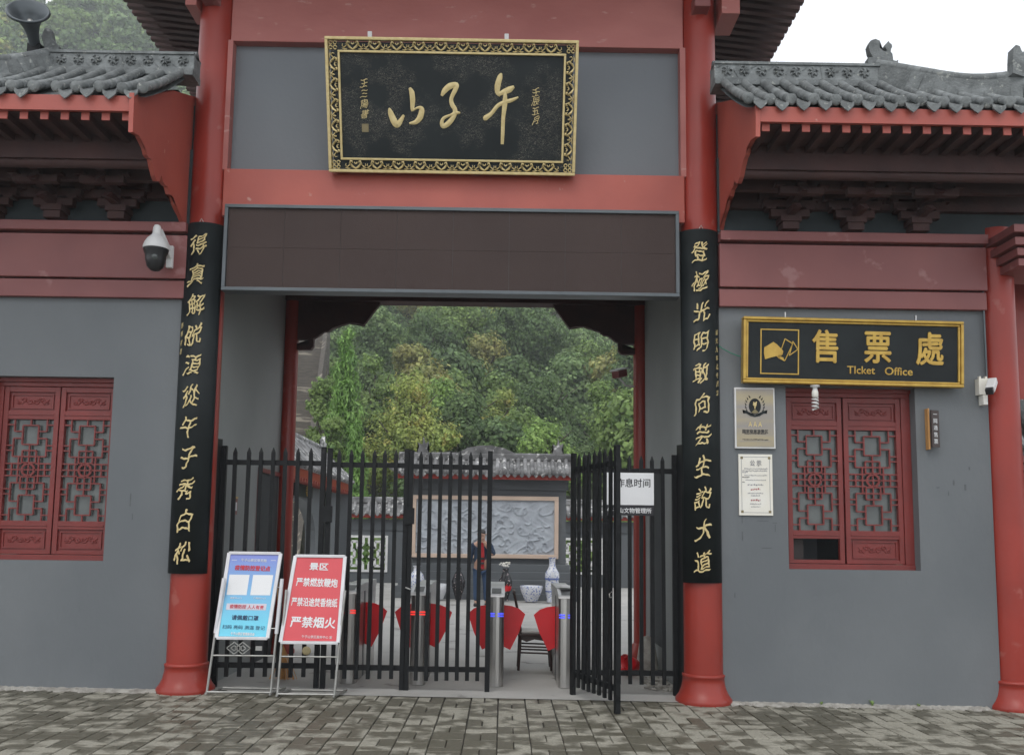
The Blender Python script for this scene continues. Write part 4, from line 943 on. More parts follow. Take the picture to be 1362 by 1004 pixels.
s2, Lp2, q2 = stand('poster_stand', 'red fire-ban poster with white lettering in a white frame, right stand', (-2.055, -1.52), (-1.985, -1.51), .50, 1.295, .0, .17, ((-2.06, -1.535), (-2.035, -1.48), .98), 'bannerred', redp, False)
# pierced diamonds below the blue poster, round badge below the red one
for cx_ in (-2.49, -2.41):
    p = MB()
    for (a, b) in (((-.07, 0), (0, .055)), ((0, .055), (.07, 0)), ((.07, 0), (0, -.055)), ((0, -.055), (-.07, 0)), ((-.03, 0), (0, .025)), ((0, .025), (.03, 0)), ((.03, 0), (0, -.025)), ((0, -.025), (-.03, 0))):
        p.bar((cx_+a[0], .02, .44+a[1]), (cx_+b[0], .02, .44+b[1]), .008)
    p.build('diamond_fret', 'aludull', s1)
MB().box(-2.29, -2.23, .015, .025, .42, .46).build('small_plate', 'aludull', s1)
MB().lathe([(.0, 0), (.038, 0), (.042, .008), (.03, .012), (0, .010)], (-1.81, .0, .425), 16, axis=(0, -1, 0)).build('round_badge', 'darkgold', s2)

# ================================================================== TURNSTILES
def fan_mesh():
    pts = [(0, 0.48), (.09, .47), (.17, .44), (.235, .385), (.17, .19), (.075, .0), (0, .035)]
    p = MB().prism(pts, lambda a, b, t: (a, t-.009, b), .018); me = p.mesh('barrier_wing'); me.materials.append(M['fan']); return me
FM = fan_mesh()
FM2 = FM.copy(); FM2.transform(Matrix.Scale(-1, 4, (1, 0, 0))); FM2.flip_normals()
def turnstile(x, label, led, fans):
    z0 = gz(x); t = thing('turnstile', (x, .8, z0), label, 'turnstile', 'turnstiles inside the gate'); hw = .078; y0, y1 = .78, 2.15
    out = [(-hw, 0), (hw, 0)]+[]
    prof = [(-hw, y1), (hw, y1), (hw, y0+.06)]+[(hw*math.cos(a), y0+.06-.06*math.sin(a)) for a in np.linspace(.3, math.pi-.3, 7)]+[(-hw, y0+.06)]
    MB().prism(prof[::-1], lambda a, b, q: (x+a, b, z0+q), .9).build('cabinet', 'steel', t)
    MB().add([(x-hw-.008, y0-.02, z0+.9), (x+hw+.008, y0-.02, z0+.9), (x+hw+.008, y1, z0+.9), (x-hw-.008, y1, z0+.9), (x-hw-.008, y0+.0, z0+.925), (x+hw+.008, y0, z0+.925), (x+hw+.008, y0+.25, z0+.985), (x-hw-.008, y0+.25, z0+.985), (x+hw+.008, y1, z0+.985), (x-hw-.008, y1, z0+.985)],
             [(0, 3, 2, 1), (0, 1, 5, 4), (4, 5, 6, 7), (7, 6, 8, 9), (1, 2, 8, 6, 5), (0, 4, 7, 9, 3), (2, 3, 9, 8)]).build('top_cover', 'steeltop', t, bev=.006)
    MB().add([(x-.05, y0+.03, z0+.937), (x+.05, y0+.03, z0+.937), (x+.05, y0+.2, z0+.978), (x-.05, y0+.2, z0+.978)], [(0, 1, 2, 3)]).build('card_reader', 'black', t)
    MB().box(x-hw-.004, x+hw+.004, y0+.5, y0+.6, z0+.0, z0+.9).build('side_cover', 'black', t)
    for zz in (.70, .725):
        for sx in (-1, 1): MB().box(x+sx*.045-.03, x+sx*.045+.03, y0-.004, y0+.02, z0+zz, z0+zz+.012).build('led_strip', led, t)
    for s in fans:
        ob = inst(FM if s > 0 else FM2, 'barrier_wing', t, (s*hw, .62, .29))
    return t
turnstile(-1.565, 'leftmost steel turnstile with one red wing, behind the red poster', 'led_red', (1,))
turnstile(-.855, 'steel turnstile with red wings on both sides, second from the left', 'led_red', (-1, 1))
turnstile(-.055, 'steel turnstile with red wings and blue lights at the gate opening', 'led_blue', (-1, 1))
t4 = turnstile(.665, 'rightmost steel turnstile with papers on top, beside the open gate leaf', 'led_blue', (-1,))
pp = MB()
for k in range(4): pp.box(-.07+k*.004, .06-k*.006, -.09+k*.01, .12, k*.005, k*.005+.0035)
pp.xf(Matrix.Translation((.665, 1.05, gz(.6)+1.0)) @ Matrix.Rotation(.3, 4, 'Z')); tag(pp.build('paper_stack', 'paper'), 'loose white papers lying on the rightmost turnstile', 'papers')

# chair
t = thing('wooden_chair', (.38, 2.08, gz(.4)), 'dark wooden chair with pale seat between the two right turnstiles', 'chair')
z0 = gz(.4)
X0, X1, Y0, Y1 = .20, .56, 1.93, 2.24
for (x, y) in ((X1, Y0), (X1, Y1)): MB().tube([(x+.02, y, z0), (x-.01, y, z0+.4)], [.016, .02], 8).build('leg', 'darkwood', t)
for y in (Y0, Y1): MB().tube([(X0, y, z0), (X0+.02, y, z0+.42), (X0, y, z0+.6), (X0-.06, y, z0+.88)], [.016, .02, .017, .014], 8).build('leg', 'darkwood', t)
MB().box(X0-.01, X1+.02, Y0-.03, Y1+.03, z0+.385, z0+.415).build('seat_frame', 'darkwood', t, bev=.006)
MB().box(X0+.01, X1+.01, Y0-.015, Y1+.015, z0+.415, z0+.445).build('seat', 'seat', t, bev=.012)
for y in (Y0, Y1):
    for zz in (.2, .27): MB().tube([(X0+.01, y, z0+zz), (X1+.01, y, z0+zz-.01)], .011, 6).build('stretcher', 'darkwood', t)
    MB().add([(X0+.02, y-.008, z0+.39), (X1, y-.008, z0+.39), (X1, y-.008, z0+.355), (X1-.08, y-.008, z0+.335), (X0+.18, y-.008, z0+.35), (X0+.09, y-.008, z0+.32), (X0+.02, y-.008, z0+.35)], [(0, 1, 2, 3, 4, 5, 6)]).build('apron', 'darkwood', t)
MB().bar((X0-.06, Y0-.02, z0+.88), (X0-.06, Y1+.02, z0+.88), .035, .04).bar((X0-.02, Y0, z0+.66), (X0-.02, Y1, z0+.66), .02, .05).build('back_rail', 'darkwood', t, bev=.006)
for k in range(3): MB().tube([(X0-.02, Y0+.08+k*.075, z0+.66), (X0-.058, Y0+.08+k*.075, z0+.87)], .008, 6).build('back_slat', 'darkwood', t)

# wall labels inside the passage
t = thing('wall_notice', (-2.86, 1.05, 1.72), 'small maroon and white notice with yellow top on the left passage wall', 'notice')
MB().box(-2.868, -2.85, 1.0, 1.13, 1.70, 1.87).build('backing', 'redmaroon', t); MB().box(-2.85, -2.846, 1.03, 1.10, 1.74, 1.83).build('white_card', 'paper', t); MB().box(-2.868, -2.845, 1.0, 1.13, 1.87, 1.89).build('yellow_edge', 'goldrim', t)
t = thing('wall_notice', (1.81, .9, 1.62), 'small dark red notice on the right passage wall behind the gate', 'notice')
MB().box(1.80, 1.818, .86, .98, 1.62, 1.92).build('backing', 'redmaroon', t); MB().box(1.797, 1.80, .88, .96, 1.65, 1.89).build('white_card', 'inkgrey', t)

# clutter at the right inside corner
t = thing('red_bucket', (1.5, 1.9, gz(1.5)), 'small red plastic bucket lying behind the right gate leaf', 'bucket')
MB().lathe([(.07, 0), (.075, .02), (.095, .18), (.1, .18), (.08, .02), (0, .012)], (1.52, 1.75, gz(1.5)+.1), 14, axis=(-.8, -.5, .25)).build('shell', 'fan', t)
MB().tube([(1.43, 1.68, .2), (1.36, 1.62, .16), (1.38, 1.62, .06), (1.45, 1.7, .03)], .008, 6).build('handle', 'fan', t)
t = thing('rubble_sack', (1.66, 1.85, gz(1.6)), 'dusty grey sack slumped against the right passage wall', 'sack')
MB().lathe([(.0, .42), (.05, .40), (.09, .34), (.11, .2), (.13, .08), (.12, 0)], (1.68, 1.95, gz(1.6)), 12).build('sack_body', 'cement', t)
dbr = MB(); rr = random.Random(8)
for k in range(40):
    x, y = rr.uniform(1.5, 1.79), rr.uniform(.75, 1.6); s = rr.uniform(.015, .05); p_ = MB().box(-s, s, -s*.7, s*.7, 0, s*.7).xf(Matrix.Translation((x, y, gz(x)+.0)) @ Matrix.Rotation(rr.random()*6, 4, 'Z') @ Matrix.Rotation(rr.uniform(-.4, .4), 4, 'X')); dbr.add(p_.v, p_.f)
tag(dbr.build('debris', 'cement'), 'scattered grey debris in the corner behind the right gate leaf', 'debris', kind='stuff')
# broom leaning behind the stands
t = thing('broom', (-2.4, 1.0, gz(-2.3)), 'bamboo broom leaning behind the two poster stands', 'broom')
MB().tube([(-2.3, 1.0, .35), (-2.42, 1.15, 1.3)], .011, 6).build('handle', 'wood', t)
bb = MB()
for k in range(40):
    a = rr.random()*6.28; r_ = rr.random()*.12; bb.tube([(-2.29, 1.0, .38), (-2.26+r_*math.cos(a)*.6, .98, .2), (-2.25+r_*math.cos(a)*1.3, .95+r_*math.sin(a)*.5, gz(-2.3)+.005)], .004, 4)
bb.build('bristles', 'wood', t)

# ================================================================== COURTYARD
def small_roof(parent, x0, x1, yf, yb, ze, zr, sp=.21, seed=1, m='tileold', end=0):
    """double-pitch tiled coping seen from the front: eave height ze, ridge zr"""
    ym = (yf+yb)/2; n = int((x1-x0)/sp)
    v = [(x0, yf, ze), (x1, yf, ze), (x1, ym, zr-.12), (x0, ym, zr-.12), (x1, yb, ze), (x0, yb, ze)]
    rfo = MB().add(v, [(0, 1, 2, 3), (3, 2, 4, 5), (0, 5, 4, 1)]).build('roof', m, parent)
    dx = .055
    p = MB(); p.tube([(0, yf-.03, ze+.04), (0, (yf+ym)/2, (ze+zr-.12)/2+.0), (0, ym, zr-.09)], dx, 8); p.lathe([(0, 0), (.065, 0), (.065, .03)], (0, yf-.05, ze+.04), 10, axis=(0, 1, 0))
    q = MB().prism([(-.07, .02), (-.05, -.04), (0, -.09), (.05, -.04), (.07, .02)], lambda a, b, t: (sp/2+a, yf-.04+t, ze+b), .02); p.add(q.v, q.f)
    me = p.mesh('cover_tile'); me.materials.append(M[m]); pw = WP[rfo.name]
    for k in range(n): inst(me, 'cover_tile', rfo, (x0+(k+.5)*(x1-x0)/n-pw.x, -pw.y, -pw.z))
    MB().box(x0, x1, ym-.08, ym+.08, zr-.14, zr-.03).tube([(x0, ym, zr-.02), (x1, ym, zr-.02)], .06, 8).build('ridge', m, parent)
    MB().box(x0+.05, x1-.05, yf+.02, yf+.06, ze-.13, ze-.005).build('eave_fascia', 'red', parent)
    return rfo
sw = thing('screen_wall', (-.4, 13.3, 0), 'grey courtyard screen wall with carved stone relief under a tiled coping', 'wall')
MB().box(-2.3, 1.55, 13.36, 13.8, -.1, 2.95).build('wall', 'wallgrey', sw)
for z, d in ((0, .55), (.16, .48), (.32, .38), (.50, .28), (.68, .18)):
    MB().box(-2.3-d*.5, 1.55+d*.5, 13.36-d, 13.36, z-.1, z+.13).build('plinth_course', 'wallgrey', sw, bev=.01)
MB().box(-2.35, 1.6, 13.30, 13.36, 2.62, 2.9).build('cornice', 'wallgrey', sw)
rim(-2.22, 1.36, .95, 2.46, .10, 13.26, 13.36).build('stone_frame', 'peach', sw, bev=.01)
# relief: displaced slab
nx, nz = 170, 72; xs = np.linspace(-2.12, 1.26, nx); zs = np.linspace(1.05, 2.36, nz)
XX, ZZ = np.meshgrid(xs, zs)
D = np.zeros_like(XX); r5 = np.random.default_rng(5)
for k in range(90):
    cx_, cz_ = r5.uniform(-2.1, 1.25), r5.uniform(1.08, 2.3); rad = r5.uniform(.05, .16); a0 = r5.uniform(0, 6.28); ln = r5.uniform(1.5, 4.5)
    dx, dz = XX-cx_, ZZ-cz_; rr_ = np.hypot(dx, dz); th = (np.arctan2(dz, dx)-a0) % 6.283
    D = np.maximum(D, np.exp(-((rr_-rad*(1+.25*np.sin(th*2)))/.014)**2)*(th < ln)*r5.uniform(.5, 1))
D += .25*np.exp(-((np.sin(XX*9+np.sin(ZZ*7)*2)*np.sin(ZZ*8+XX*3)))**2*8)
v = [(float(x), float(13.325-.05*d), float(z)) for x, z, d in zip(XX.ravel(), ZZ.ravel(), D.ravel())]
f = [(j*nx+i, j*nx+i+1, (j+1)*nx+i+1, (j+1)*nx+i) for j in range(nz-1) for i in range(nx-1)]
MB().add(v, f, True).build('carved_relief', 'stone', sw)
small_roof(sw, -2.6, 1.8, 12.95, 14.1, 2.98, 3.5, .165)
MB().prism([(-1.25, 3.45), (-1.1, 3.55), (-.9, 3.66), (-.6, 3.72), (-.3, 3.72), (0, 3.66), (.25, 3.55), (.4, 3.45)], lambda a, b, t: (a, 13.48+t, b), .1).build('ridge_crest', 'tileold', sw)
for x in (-2.0, 1.35): MB().prism([(x-.16, 3.45), (x-.1, 3.68), (x-.14, 3.78), (x-.02, 3.72), (x, 3.92), (x+.05, 3.74), (x+.13, 3.8), (x+.09, 3.62), (x+.16, 3.45)], lambda a, b, t: (a, 13.48+t, b), .1).build('ridge_finial', 'tileold', sw, bev=.02)
for s, x in ((-1, -2.6), (1, 1.8)):
    MB().tube([(x, 13.0, 3.05), (x+s*.12, 12.9, 3.1), (x+s*.22, 12.85, 3.2)], [.07, .05, .03], 8).build('corner_tip', 'tileold', sw)
# low garden walls
def low_wall(x0, x1, lx, label):
    t = thing('garden_wall', ((x0+x1)/2, 19, 0), label, 'wall')
    hw, z0, z1 = .66, .34, 1.45
    if lx is not None:
        MB().box(x0, lx-hw, 19, 19.25, -.1, 1.95).box(lx+hw, x1, 19, 19.25, -.1, 1.95).box(lx-hw, lx+hw, 19, 19.25, -.1, z0).box(lx-hw, lx+hw, 19, 19.25, z1, 1.95).build('wall', 'wallgrey', t)
        fr = rim(lx-hw, lx+hw, z0, z1, .07, 18.96, 19.02); fr.build('window_frame', 'white', t)
        p = MB(); y = 18.98; w_ = .08
        def b2(u0, v0, u1, v1): p.bar((lx+u0*(hw-.06), y, (z0+z1)/2+v0*.49), (lx+u1*(hw-.06), y, (z0+z1)/2+v1*.49), w_, .04, (0, 1, 0))
        for su in (-1, 1):
            for sv in (-1, 1):
                b2(su*.75, sv*.3, su*.75, sv*.75); b2(su*.75, sv*.75, su*.45, sv*.75); b2(su*.45, sv*.75, su*.45, sv*.3); b2(su*.15, sv*1, su*.15, sv*.6); b2(su*.15, sv*.6, su*.3, sv*.45)
                b2(su*.3, sv*.45, su*.45, sv*.3); b2(su*1, sv*.2, su*.6, sv*.2); b2(su*.6, sv*.2, su*.6, sv*.0); b2(su*.3, sv*.0, su*.15, sv*.25); b2(su*1, sv*.5, su*.75, sv*.5)
        p.build('lattice', 'white', t)
    else: MB().box(x0, x1, 19, 19.25, -.1, 1.95).build('wall', 'wallgrey', t)
    MB().box(x0, x1, 18.95, 19.0, 1.62, 1.65).build('string_course', 'wallgrey', t)
    small_roof(t, x0, x1, 18.75, 19.5, 2.12, 2.6, .2)
    return t
lw = low_wall(-5.1, -2.55, -4.18, 'low grey garden wall with white lattice window left of the screen wall')
low_wall(1.4, 8.5, 2.45, 'low grey garden wall with white lattice window right of the screen wall')
for x, lab in ((-5.0, 'small brown and gold plate left of the left white lattice window'), (-2.95, 'small brown and gold plate right of the left white lattice window')):
    t = thing('wall_plate', (x, 18.9, 1.28), lab, 'sign'); MB().box(x-.12, x+.12, 18.93, 18.99, 1.25, 1.36).build('plate', 'brownplate', t); MB().box(x-.06, x+.06, 18.92, 18.93, 1.27, 1.34).build('gold_mark', 'goldrim', t)
# left side hall, receding
sh = thing('side_hall', (-5.2, 12.5, 0), 'grey side hall with arched doorway and tiled eave along the left of the courtyard', 'building')
def wall_x(t, x, pts, thick, nm, m): MB().prism(pts, lambda a, b, q: (x-q, a, b), thick).build(nm, m, t)
arch = [(9.6, -.1), (9.6, 1.35)]+[(11.6-2.0*math.cos(a), 1.35+.95*math.sin(a)) for a in np.linspace(0, math.pi, 15)][1:-1]+[(13.6, 1.35), (13.6, -.1)]
p = MB().box(-4.87, -4.62, 8.4, arch[1][0], -.1, 3.2).box(-4.87, -4.62, arch[-2][0], 16.2, -.1, 3.2)
for (ya, za), (yb, zb_) in zip(arch[1:-2], arch[2:-1]):
    if abs(yb-ya) < 1e-4: continue
    p.add([(-4.62, ya, za), (-4.62, yb, zb_), (-4.62, yb, 3.2), (-4.62, ya, 3.2), (-4.87, ya, za), (-4.87, yb, zb_), (-4.87, yb, 3.2), (-4.87, ya, 3.2)], [(0, 1, 2, 3), (7, 6, 5, 4), (0, 4, 5, 1)])
p.build('wall', 'plaster', sh)
MB().add([(-4.25, 8.0, 2.86), (-4.25, 16.6, 2.86), (-5.1, 16.6, 3.75), (-5.1, 8.0, 3.75), (-6.0, 16.6, 2.86), (-6.0, 8.0, 2.86)], [(0, 1, 2, 3), (3, 2, 4, 5), (0, 3, 5), (1, 4, 2), (0, 5, 4, 1)]).build('roof', 'tileold', sh)
ct = MB().tube([(-4.2, 0, 2.9), (-4.65, 0, 3.34), (-5.08, 0, 3.78)], .055, 8).mesh('cover_tile'); ct.materials.append(M['tileold'])
k = 8.1
while k < 16.6: inst(ct, 'cover_tile', sh, (5.2, k-12.5, 0)); k += .21
MB().tube([(-5.1, 8, 3.86), (-5.1, 16.7, 3.86)], .08, 8).tube([(-4.8, 16.55, 3.45), (-4.3, 16.6, 3.0)], .07, 8).box(-5.16, -5.04, 8, 16.6, 3.7, 3.84).build('ridge', 'tileold', sh)
MB().prism([(16.2, 3.8), (16.3, 4.0), (16.25, 4.12), (16.4, 4.02), (16.5, 4.22), (16.6, 4.0), (16.75, 4.05), (16.65, 3.8)], lambda a, b, t: (-5.15+t, a, b), .1).build('ridge_finial', 'tileold', sh)
MB().box(-4.33, -4.28, 8, 16.6, 2.68, 2.86).build('eave_fascia', 'red', sh)
rm = MB().box(-4.62, -4.27, -.03, .03, 2.6, 2.68).mesh('rafter'); rm.materials.append(M['redplate'])
k = 8.2
while k < 16.5: inst(rm, 'rafter', sh, (5.2, k-12.5, 0)); k += .25
MB().box(-4.6, -4.55, 11.0, 12.8, 2.32, 2.62).build('door_plaque', 'lacquer', sh)
inst(text_mesh('寺', .26, .006, .006, 'goldrim'), 'character', sh, (-4.54+5.2, -.35, 2.47), (0, 0, R(90)))
t = thing('couplet_plank', (-4.5, 14.6, .6), 'narrow black plank with gold characters on the left side hall', 'sign board')
MB().box(-4.6, -4.56, 14.35, 14.85, .6, 2.55).build('plank', 'lacquer', t)
for k, ch in enumerate('山水清音自在'): inst(text_mesh(ch, .24, .004, .004, 'goldrim'), 'character', t, (-.05, 0, 1.75-k*.31), (0, 0, R(90)))
MB().box(-4.7, -4.35, 16.6, 16.9, -.1, 2.7).build('corner_pier', 'plaster', sh)

# stone stairway up the hill: every step is a part
stw = thing('stone_stairway', (-7.2, 22, 0), 'long weathered stone stairway climbing the hill behind the side hall', 'stairway', rz=.17)
ns = 92
sm1 = MB().box(-9.5, 0, 0, .42, -.45, .17).mesh('step'); sm1.materials.append(M['stair'])
rs = random.Random(2)
for k in range(ns): inst(sm1, 'step', stw, (rs.uniform(-.02, .02), .6+k*.30, k*.18+rs.uniform(-.012, .012)))
MB().add([(0, 0, -.3), (0, 28, -.3), (0, 28, 16.5), (0, 0, .1), (.28, 0, -.3), (.28, 28, -.3), (.28, 28, 16.9), (.28, 0, .6)], [(0, 1, 2, 3), (7, 6, 5, 4), (3, 2, 6, 7), (0, 3, 7, 4), (1, 2, 6, 5)]).build('side_wall', 'stair', stw, local=True)

# vases and planters
def blue_bands(t, x, y, prof, zs):
    for z, r_, h in zs: MB().lathe([(r_, 0), (r_+.004, h*.3), (r_+.004, h*.7), (r_, h)], (x, y, z), 18).build('blue_band', 'bluefig', t)
def porc_mat():
    m = mat('blue_and_white_glaze', (.70, .72, .76), None, 5, .15, c3=(.16, .22, .48), s3=26, t3=.55); return m
M['bw'] = porc_mat(); M['bk'] = mat('black_flowered_glaze', (.02, .02, .022), None, 5, .2, c3=(.4, .33, .33), s3=20, t3=.6)
def vase(x, y, prof, m, label, cat='vase', name='porcelain_vase'):
    t = thing(name, (x, y, gz(x)), label, cat); MB().lathe(prof, (x, y, gz(x)+.02), 22).build('body', m, t); return t
t = vase(-1.98, 12.35, [(.09, 0), (.1, .05), (.17, .3), (.19, .42), (.15, .56), (.08, .64), (.07, .72), (.10, .76)], 'bw', 'blue and white vase on the far left of the screen wall plinth')
t = vase(-1.01, 12.35, [(.07, 0), (.08, .05), (.15, .3), (.16, .42), (.10, .58), (.05, .66), (.06, .74)], 'bk', 'black vase seen between the pickets beside the person')
t = vase(.08, 12.35, [(.08, 0), (.07, .05), (.15, .35), (.16, .45), (.09, .6), (.06, .68), (.08, .74)], 'bk', 'black vase holding white flowers in front of the relief')
fl = MB()
for k in range(26):
    a, r_ = rr.random()*6.28, rr.random()*.14; c0 = (.08+r_*math.cos(a), 12.35+r_*math.sin(a)*.6, .78+rr.random()*.10); fl.lathe([(0, -.02), (.022, -.01), (.025, .008), (0, .02)], c0, 6)
fl.build('white_flowers', 'cream', t)
MB().lathe([(.085, .18), (.14, .3), (.15, .4)], (.08, 12.346, gz(0)), 14).build('red_figure', 'fan', t)
t = vase(1.16, 12.3, [(.13, 0), (.12, .06), (.15, .2), (.16, .36), (.15, .5), (.17, .56), (.16, .66), (.10, .76), (.07, .84), (.075, .98), (.11, 1.02)], 'bw', 'tall blue and white vase at the right end of the relief')
blue_bands(t, 1.16, 12.3, None, ((.5, .165, .05), (.22, .155, .03)))
t = vase(.68, 12.3, [(.14, 0), (.16, .04), (.24, .22), (.27, .34), (.26, .36), (.23, .35), (.2, .3), (0, .28)], 'bw', 'squat blue and white planter bowl left of the tall vase', 'planter', 'porcelain_planter')
t = vase(-1.48, 12.3, [(.12, 0), (.14, .04), (.2, .2), (.22, .36), (.2, .36), (0, .3)], 'porc', 'white planter bowl right of the left blue and white vase', 'planter', 'porcelain_planter')

# ================================================================== PERSON
def skin(name, nodes, edges, m, parent, root=0, sub=2):
    me = bpy.data.meshes.new(name); me.from_pydata([n[0] for n in nodes], edges, []); ob = bpy.data.objects.new(name, me); COL.objects.link(ob)
    md = ob.modifiers.new('skin', 'SKIN'); md.use_smooth_shade = True
    for i, n in enumerate(nodes):
        sv = me.skin_vertices[0].data[i]; r_ = n[1]; sv.radius = (r_, r_) if not isinstance(r_, tuple) else r_; sv.use_root = (i == root)
    sb = ob.modifiers.new('sub', 'SUBSURF'); sb.levels = sub; sb.render_levels = sub
    dg = bpy.context.evaluated_depsgraph_get(); m2 = bpy.data.meshes.new_from_object(ob.evaluated_get(dg)); bpy.data.objects.remove(ob)
    m2.materials.clear(); m2.materials.append(M[m]); m2.polygons.foreach_set('use_smooth', [True]*len(m2.polygons))
    o2 = bpy.data.objects.new(name, m2); COL.objects.link(o2); o2.parent = parent; return o2
M['skin'] = mat('skin', (.42, .25, .18), None, 5, .55); M['denim'] = mat('dark_denim', (.022, .045, .085), (.015, .03, .06), 6, .85, .3, 60)
M['jeans'] = mat('blue_jeans', (.035, .07, .14), None, 6, .85, .3, 60); M['redshirt'] = mat('red_shirt', (.42, .02, .025), None, 5, .8); M['hair'] = mat('black_hair', (.012, .011, .011), None, 10, .5, .5, 80)
pe = thing('person', (-.45, 10.9, gz(0)), 'standing person in dark denim jacket, red striped shirt and jeans, hand raised to mouth', 'person')
N_ = [((0, 0, .88), .135), ((0, 0, 1.05), .13), ((0, 0, 1.22), (.17, .12)), ((0, -.01, 1.33), (.13, .09)), ((0, -.03, 1.41), .05), ((0, -.06, 1.49), .085), ((0, -.075, 1.58), .085),
      ((-.16, 0, 1.30), .065), ((-.24, .0, 1.06), .05), ((-.27, -.05, .84), .036), ((-.275, -.07, .76), .035),
      ((.16, 0, 1.30), .065), ((.255, -.06, 1.10), .05), ((.12, -.2, 1.27), .036), ((.05, -.2, 1.39), .03),
      ((-.09, 0, .8), .095), ((-.1, -.02, .46), .062), ((-.1, .02, .1), .045), ((-.11, -.1, .04), .04),
      ((.09, 0, .8), .095), ((.11, -.02, .46), .062), ((.12, .02, .1), .045), ((.13, -.1, .04), .04)]
E_ = [(0, 1), (1, 2), (2, 3), (3, 4), (4, 5), (5, 6), (3, 7), (7, 8), (8, 9), (9, 10), (3, 11), (11, 12), (12, 13), (13, 14), (0, 15), (15, 16), (16, 17), (17, 18), (0, 19), (19, 20), (20, 21), (21, 22)]
skin('body', N_, E_, 'skin', pe)
J = [((0, .015, .84), (.185, .15)), ((0, .015, 1.05), (.175, .145)), ((0, .01, 1.22), (.19, .14)), ((0, .01, 1.335), (.13, .1)), ((-.17, .01, 1.30), .08), ((-.245, .01, 1.07), .066), ((-.272, -.04, .88), .052),
     ((.17, .01, 1.30), .08), ((.262, -.045, 1.10), .066), ((.15, -.17, 1.24), .052)]
skin('denim_jacket', J, [(0, 1), (1, 2), (2, 3), (3, 4), (4, 5), (5, 6), (3, 7), (7, 8), (8, 9)], 'denim', pe)
T_ = [((0, 0, .86), (.15, .12)), ((-.09, 0, .76), .105), ((-.1, -.015, .46), .078), ((-.1, .02, .1), .068), ((.09, 0, .76), .105), ((.11, -.015, .46), .078), ((.12, .02, .1), .068)]
skin('jeans', T_, [(0, 1), (1, 2), (2, 3), (0, 4), (4, 5), (5, 6)], 'jeans', pe)
sp_ = []
MB().prism([(-.055, .80), (.06, .80), (.065, 1.0), (.06, 1.2), (.035, 1.36), (-.03, 1.36), (-.05, 1.2), (-.06, 1.0)], lambda a, b, t: (a, -.175+t+abs(a)*.35, b), .07).build('red_shirt', 'redshirt', pe, local=True, bev=.01)
for z in (.90, 1.0): MB().box(-.055, .06, -.181, -.12, z, z+.045).build('shirt_stripe', 'black', pe, local=True)
MB().box(-.035, -.005, -.185, -.17, .75, .79).build('belt_pouch', 'wood', pe, local=True, bev=.004)
skin('hair', [((0, -.02, 1.52), .07), ((0, -.04, 1.585), (.098, .1)), ((0, -.075, 1.625), .075)], [(0, 1), (1, 2)], 'hair', pe)
MB().lathe([(0, -.02), (.013, -.01), (.015, .01), (.005, .03)], (0, -.155, 1.535), 8).build('nose', 'skin', pe, local=True)
for sx in (-1, 1):
    MB().box(sx*.035-.012, sx*.035+.012, -.156, -.146, 1.563, 1.57).build('eyebrow', 'hair', pe, local=True)
    MB().lathe([(0, -.02), (.012, -.012), (.014, .01), (0, .02)], (sx*.09, -.06, 1.54), 8).build('ear', 'skin', pe, local=True)
    skin('shoe', [((sx*.11, .03, .05), .05), ((sx*.12, -.08, .04), .045), ((sx*.125, -.16, .035), .035)], [(0, 1), (1, 2)], 'black', pe, sub=1)
def hand_(base, dirv, side, thumbv):
    b = Vector(base); d = Vector(dirv).normalized(); s = Vector(side).normalized(); th = Vector(thumbv).normalized()
    for k, ln in enumerate((.062, .072, .068, .052)):
        p0 = b+s*(k-1.5)*.018; p1 = p0+d*ln*.6; p2 = p1+(d+th*.6).normalized()*ln*.5
        MB().tube([p0, p1, p2], [.009, .0085, .007], 6).build('finger', 'skin', pe, local=True)
    MB().tube([b-s*.03-d*.03, b-s*.045+d*.01, b-s*.04+d*.035], [.011, .01, .008], 6).build('thumb', 'skin', pe, local=True)
hand_((-.277, -.075, .735), (0, -.1, -1), (0, 1, 0), (1, 0, 0)); hand_((.035, -.2, 1.42), (-.4, .2, 1), (.6, 0, .4), (0, 1, 0))

# ================================================================== NEIGHBOUR at the far right edge
t = thing('neighbouring_wall', (5.6, 1.0, 0), 'grey tiled wall coping with red fascia past the far right pillar', 'wall')
MB().box(5.22, 8, .6, .9, -.1, 2.15).build('wall', 'plaster', t)
for k, (z, d) in enumerate(((2.15, .06), (2.23, .1), (2.31, .14))): MB().box(5.22-d, 8, .6-d, .9, z, z+.075).build('fascia_course', 'redmaroon', t, bev=.004)
for k in range(4): MB().tube([(5.2+k*.2, .38, 2.44), (5.26+k*.2, .75, 2.85)], .06, 10).build('cover_tile', 'tile', t)
MB().box(5.2, 8, .72, .86, 2.4, 3.0).build('ridge', 'tile', t)
t = thing('rear_building', (8, 5, 0), 'red building with tiled eave glimpsed past the far right pillar', 'building')
MB().box(7.55, 12, 5, 8, -.1, 5.6).build('wall', 'red', t)
MB().add([(7.45, 4.2, 5.5), (12, 4.2, 5.5), (12, 6.5, 7), (7.45, 6.5, 7), (7.45, 4.2, 5.3), (12, 4.2, 5.3)], [(0, 1, 2, 3), (4, 5, 1, 0), (0, 3, 4)]).build('roof', 'tile', t)

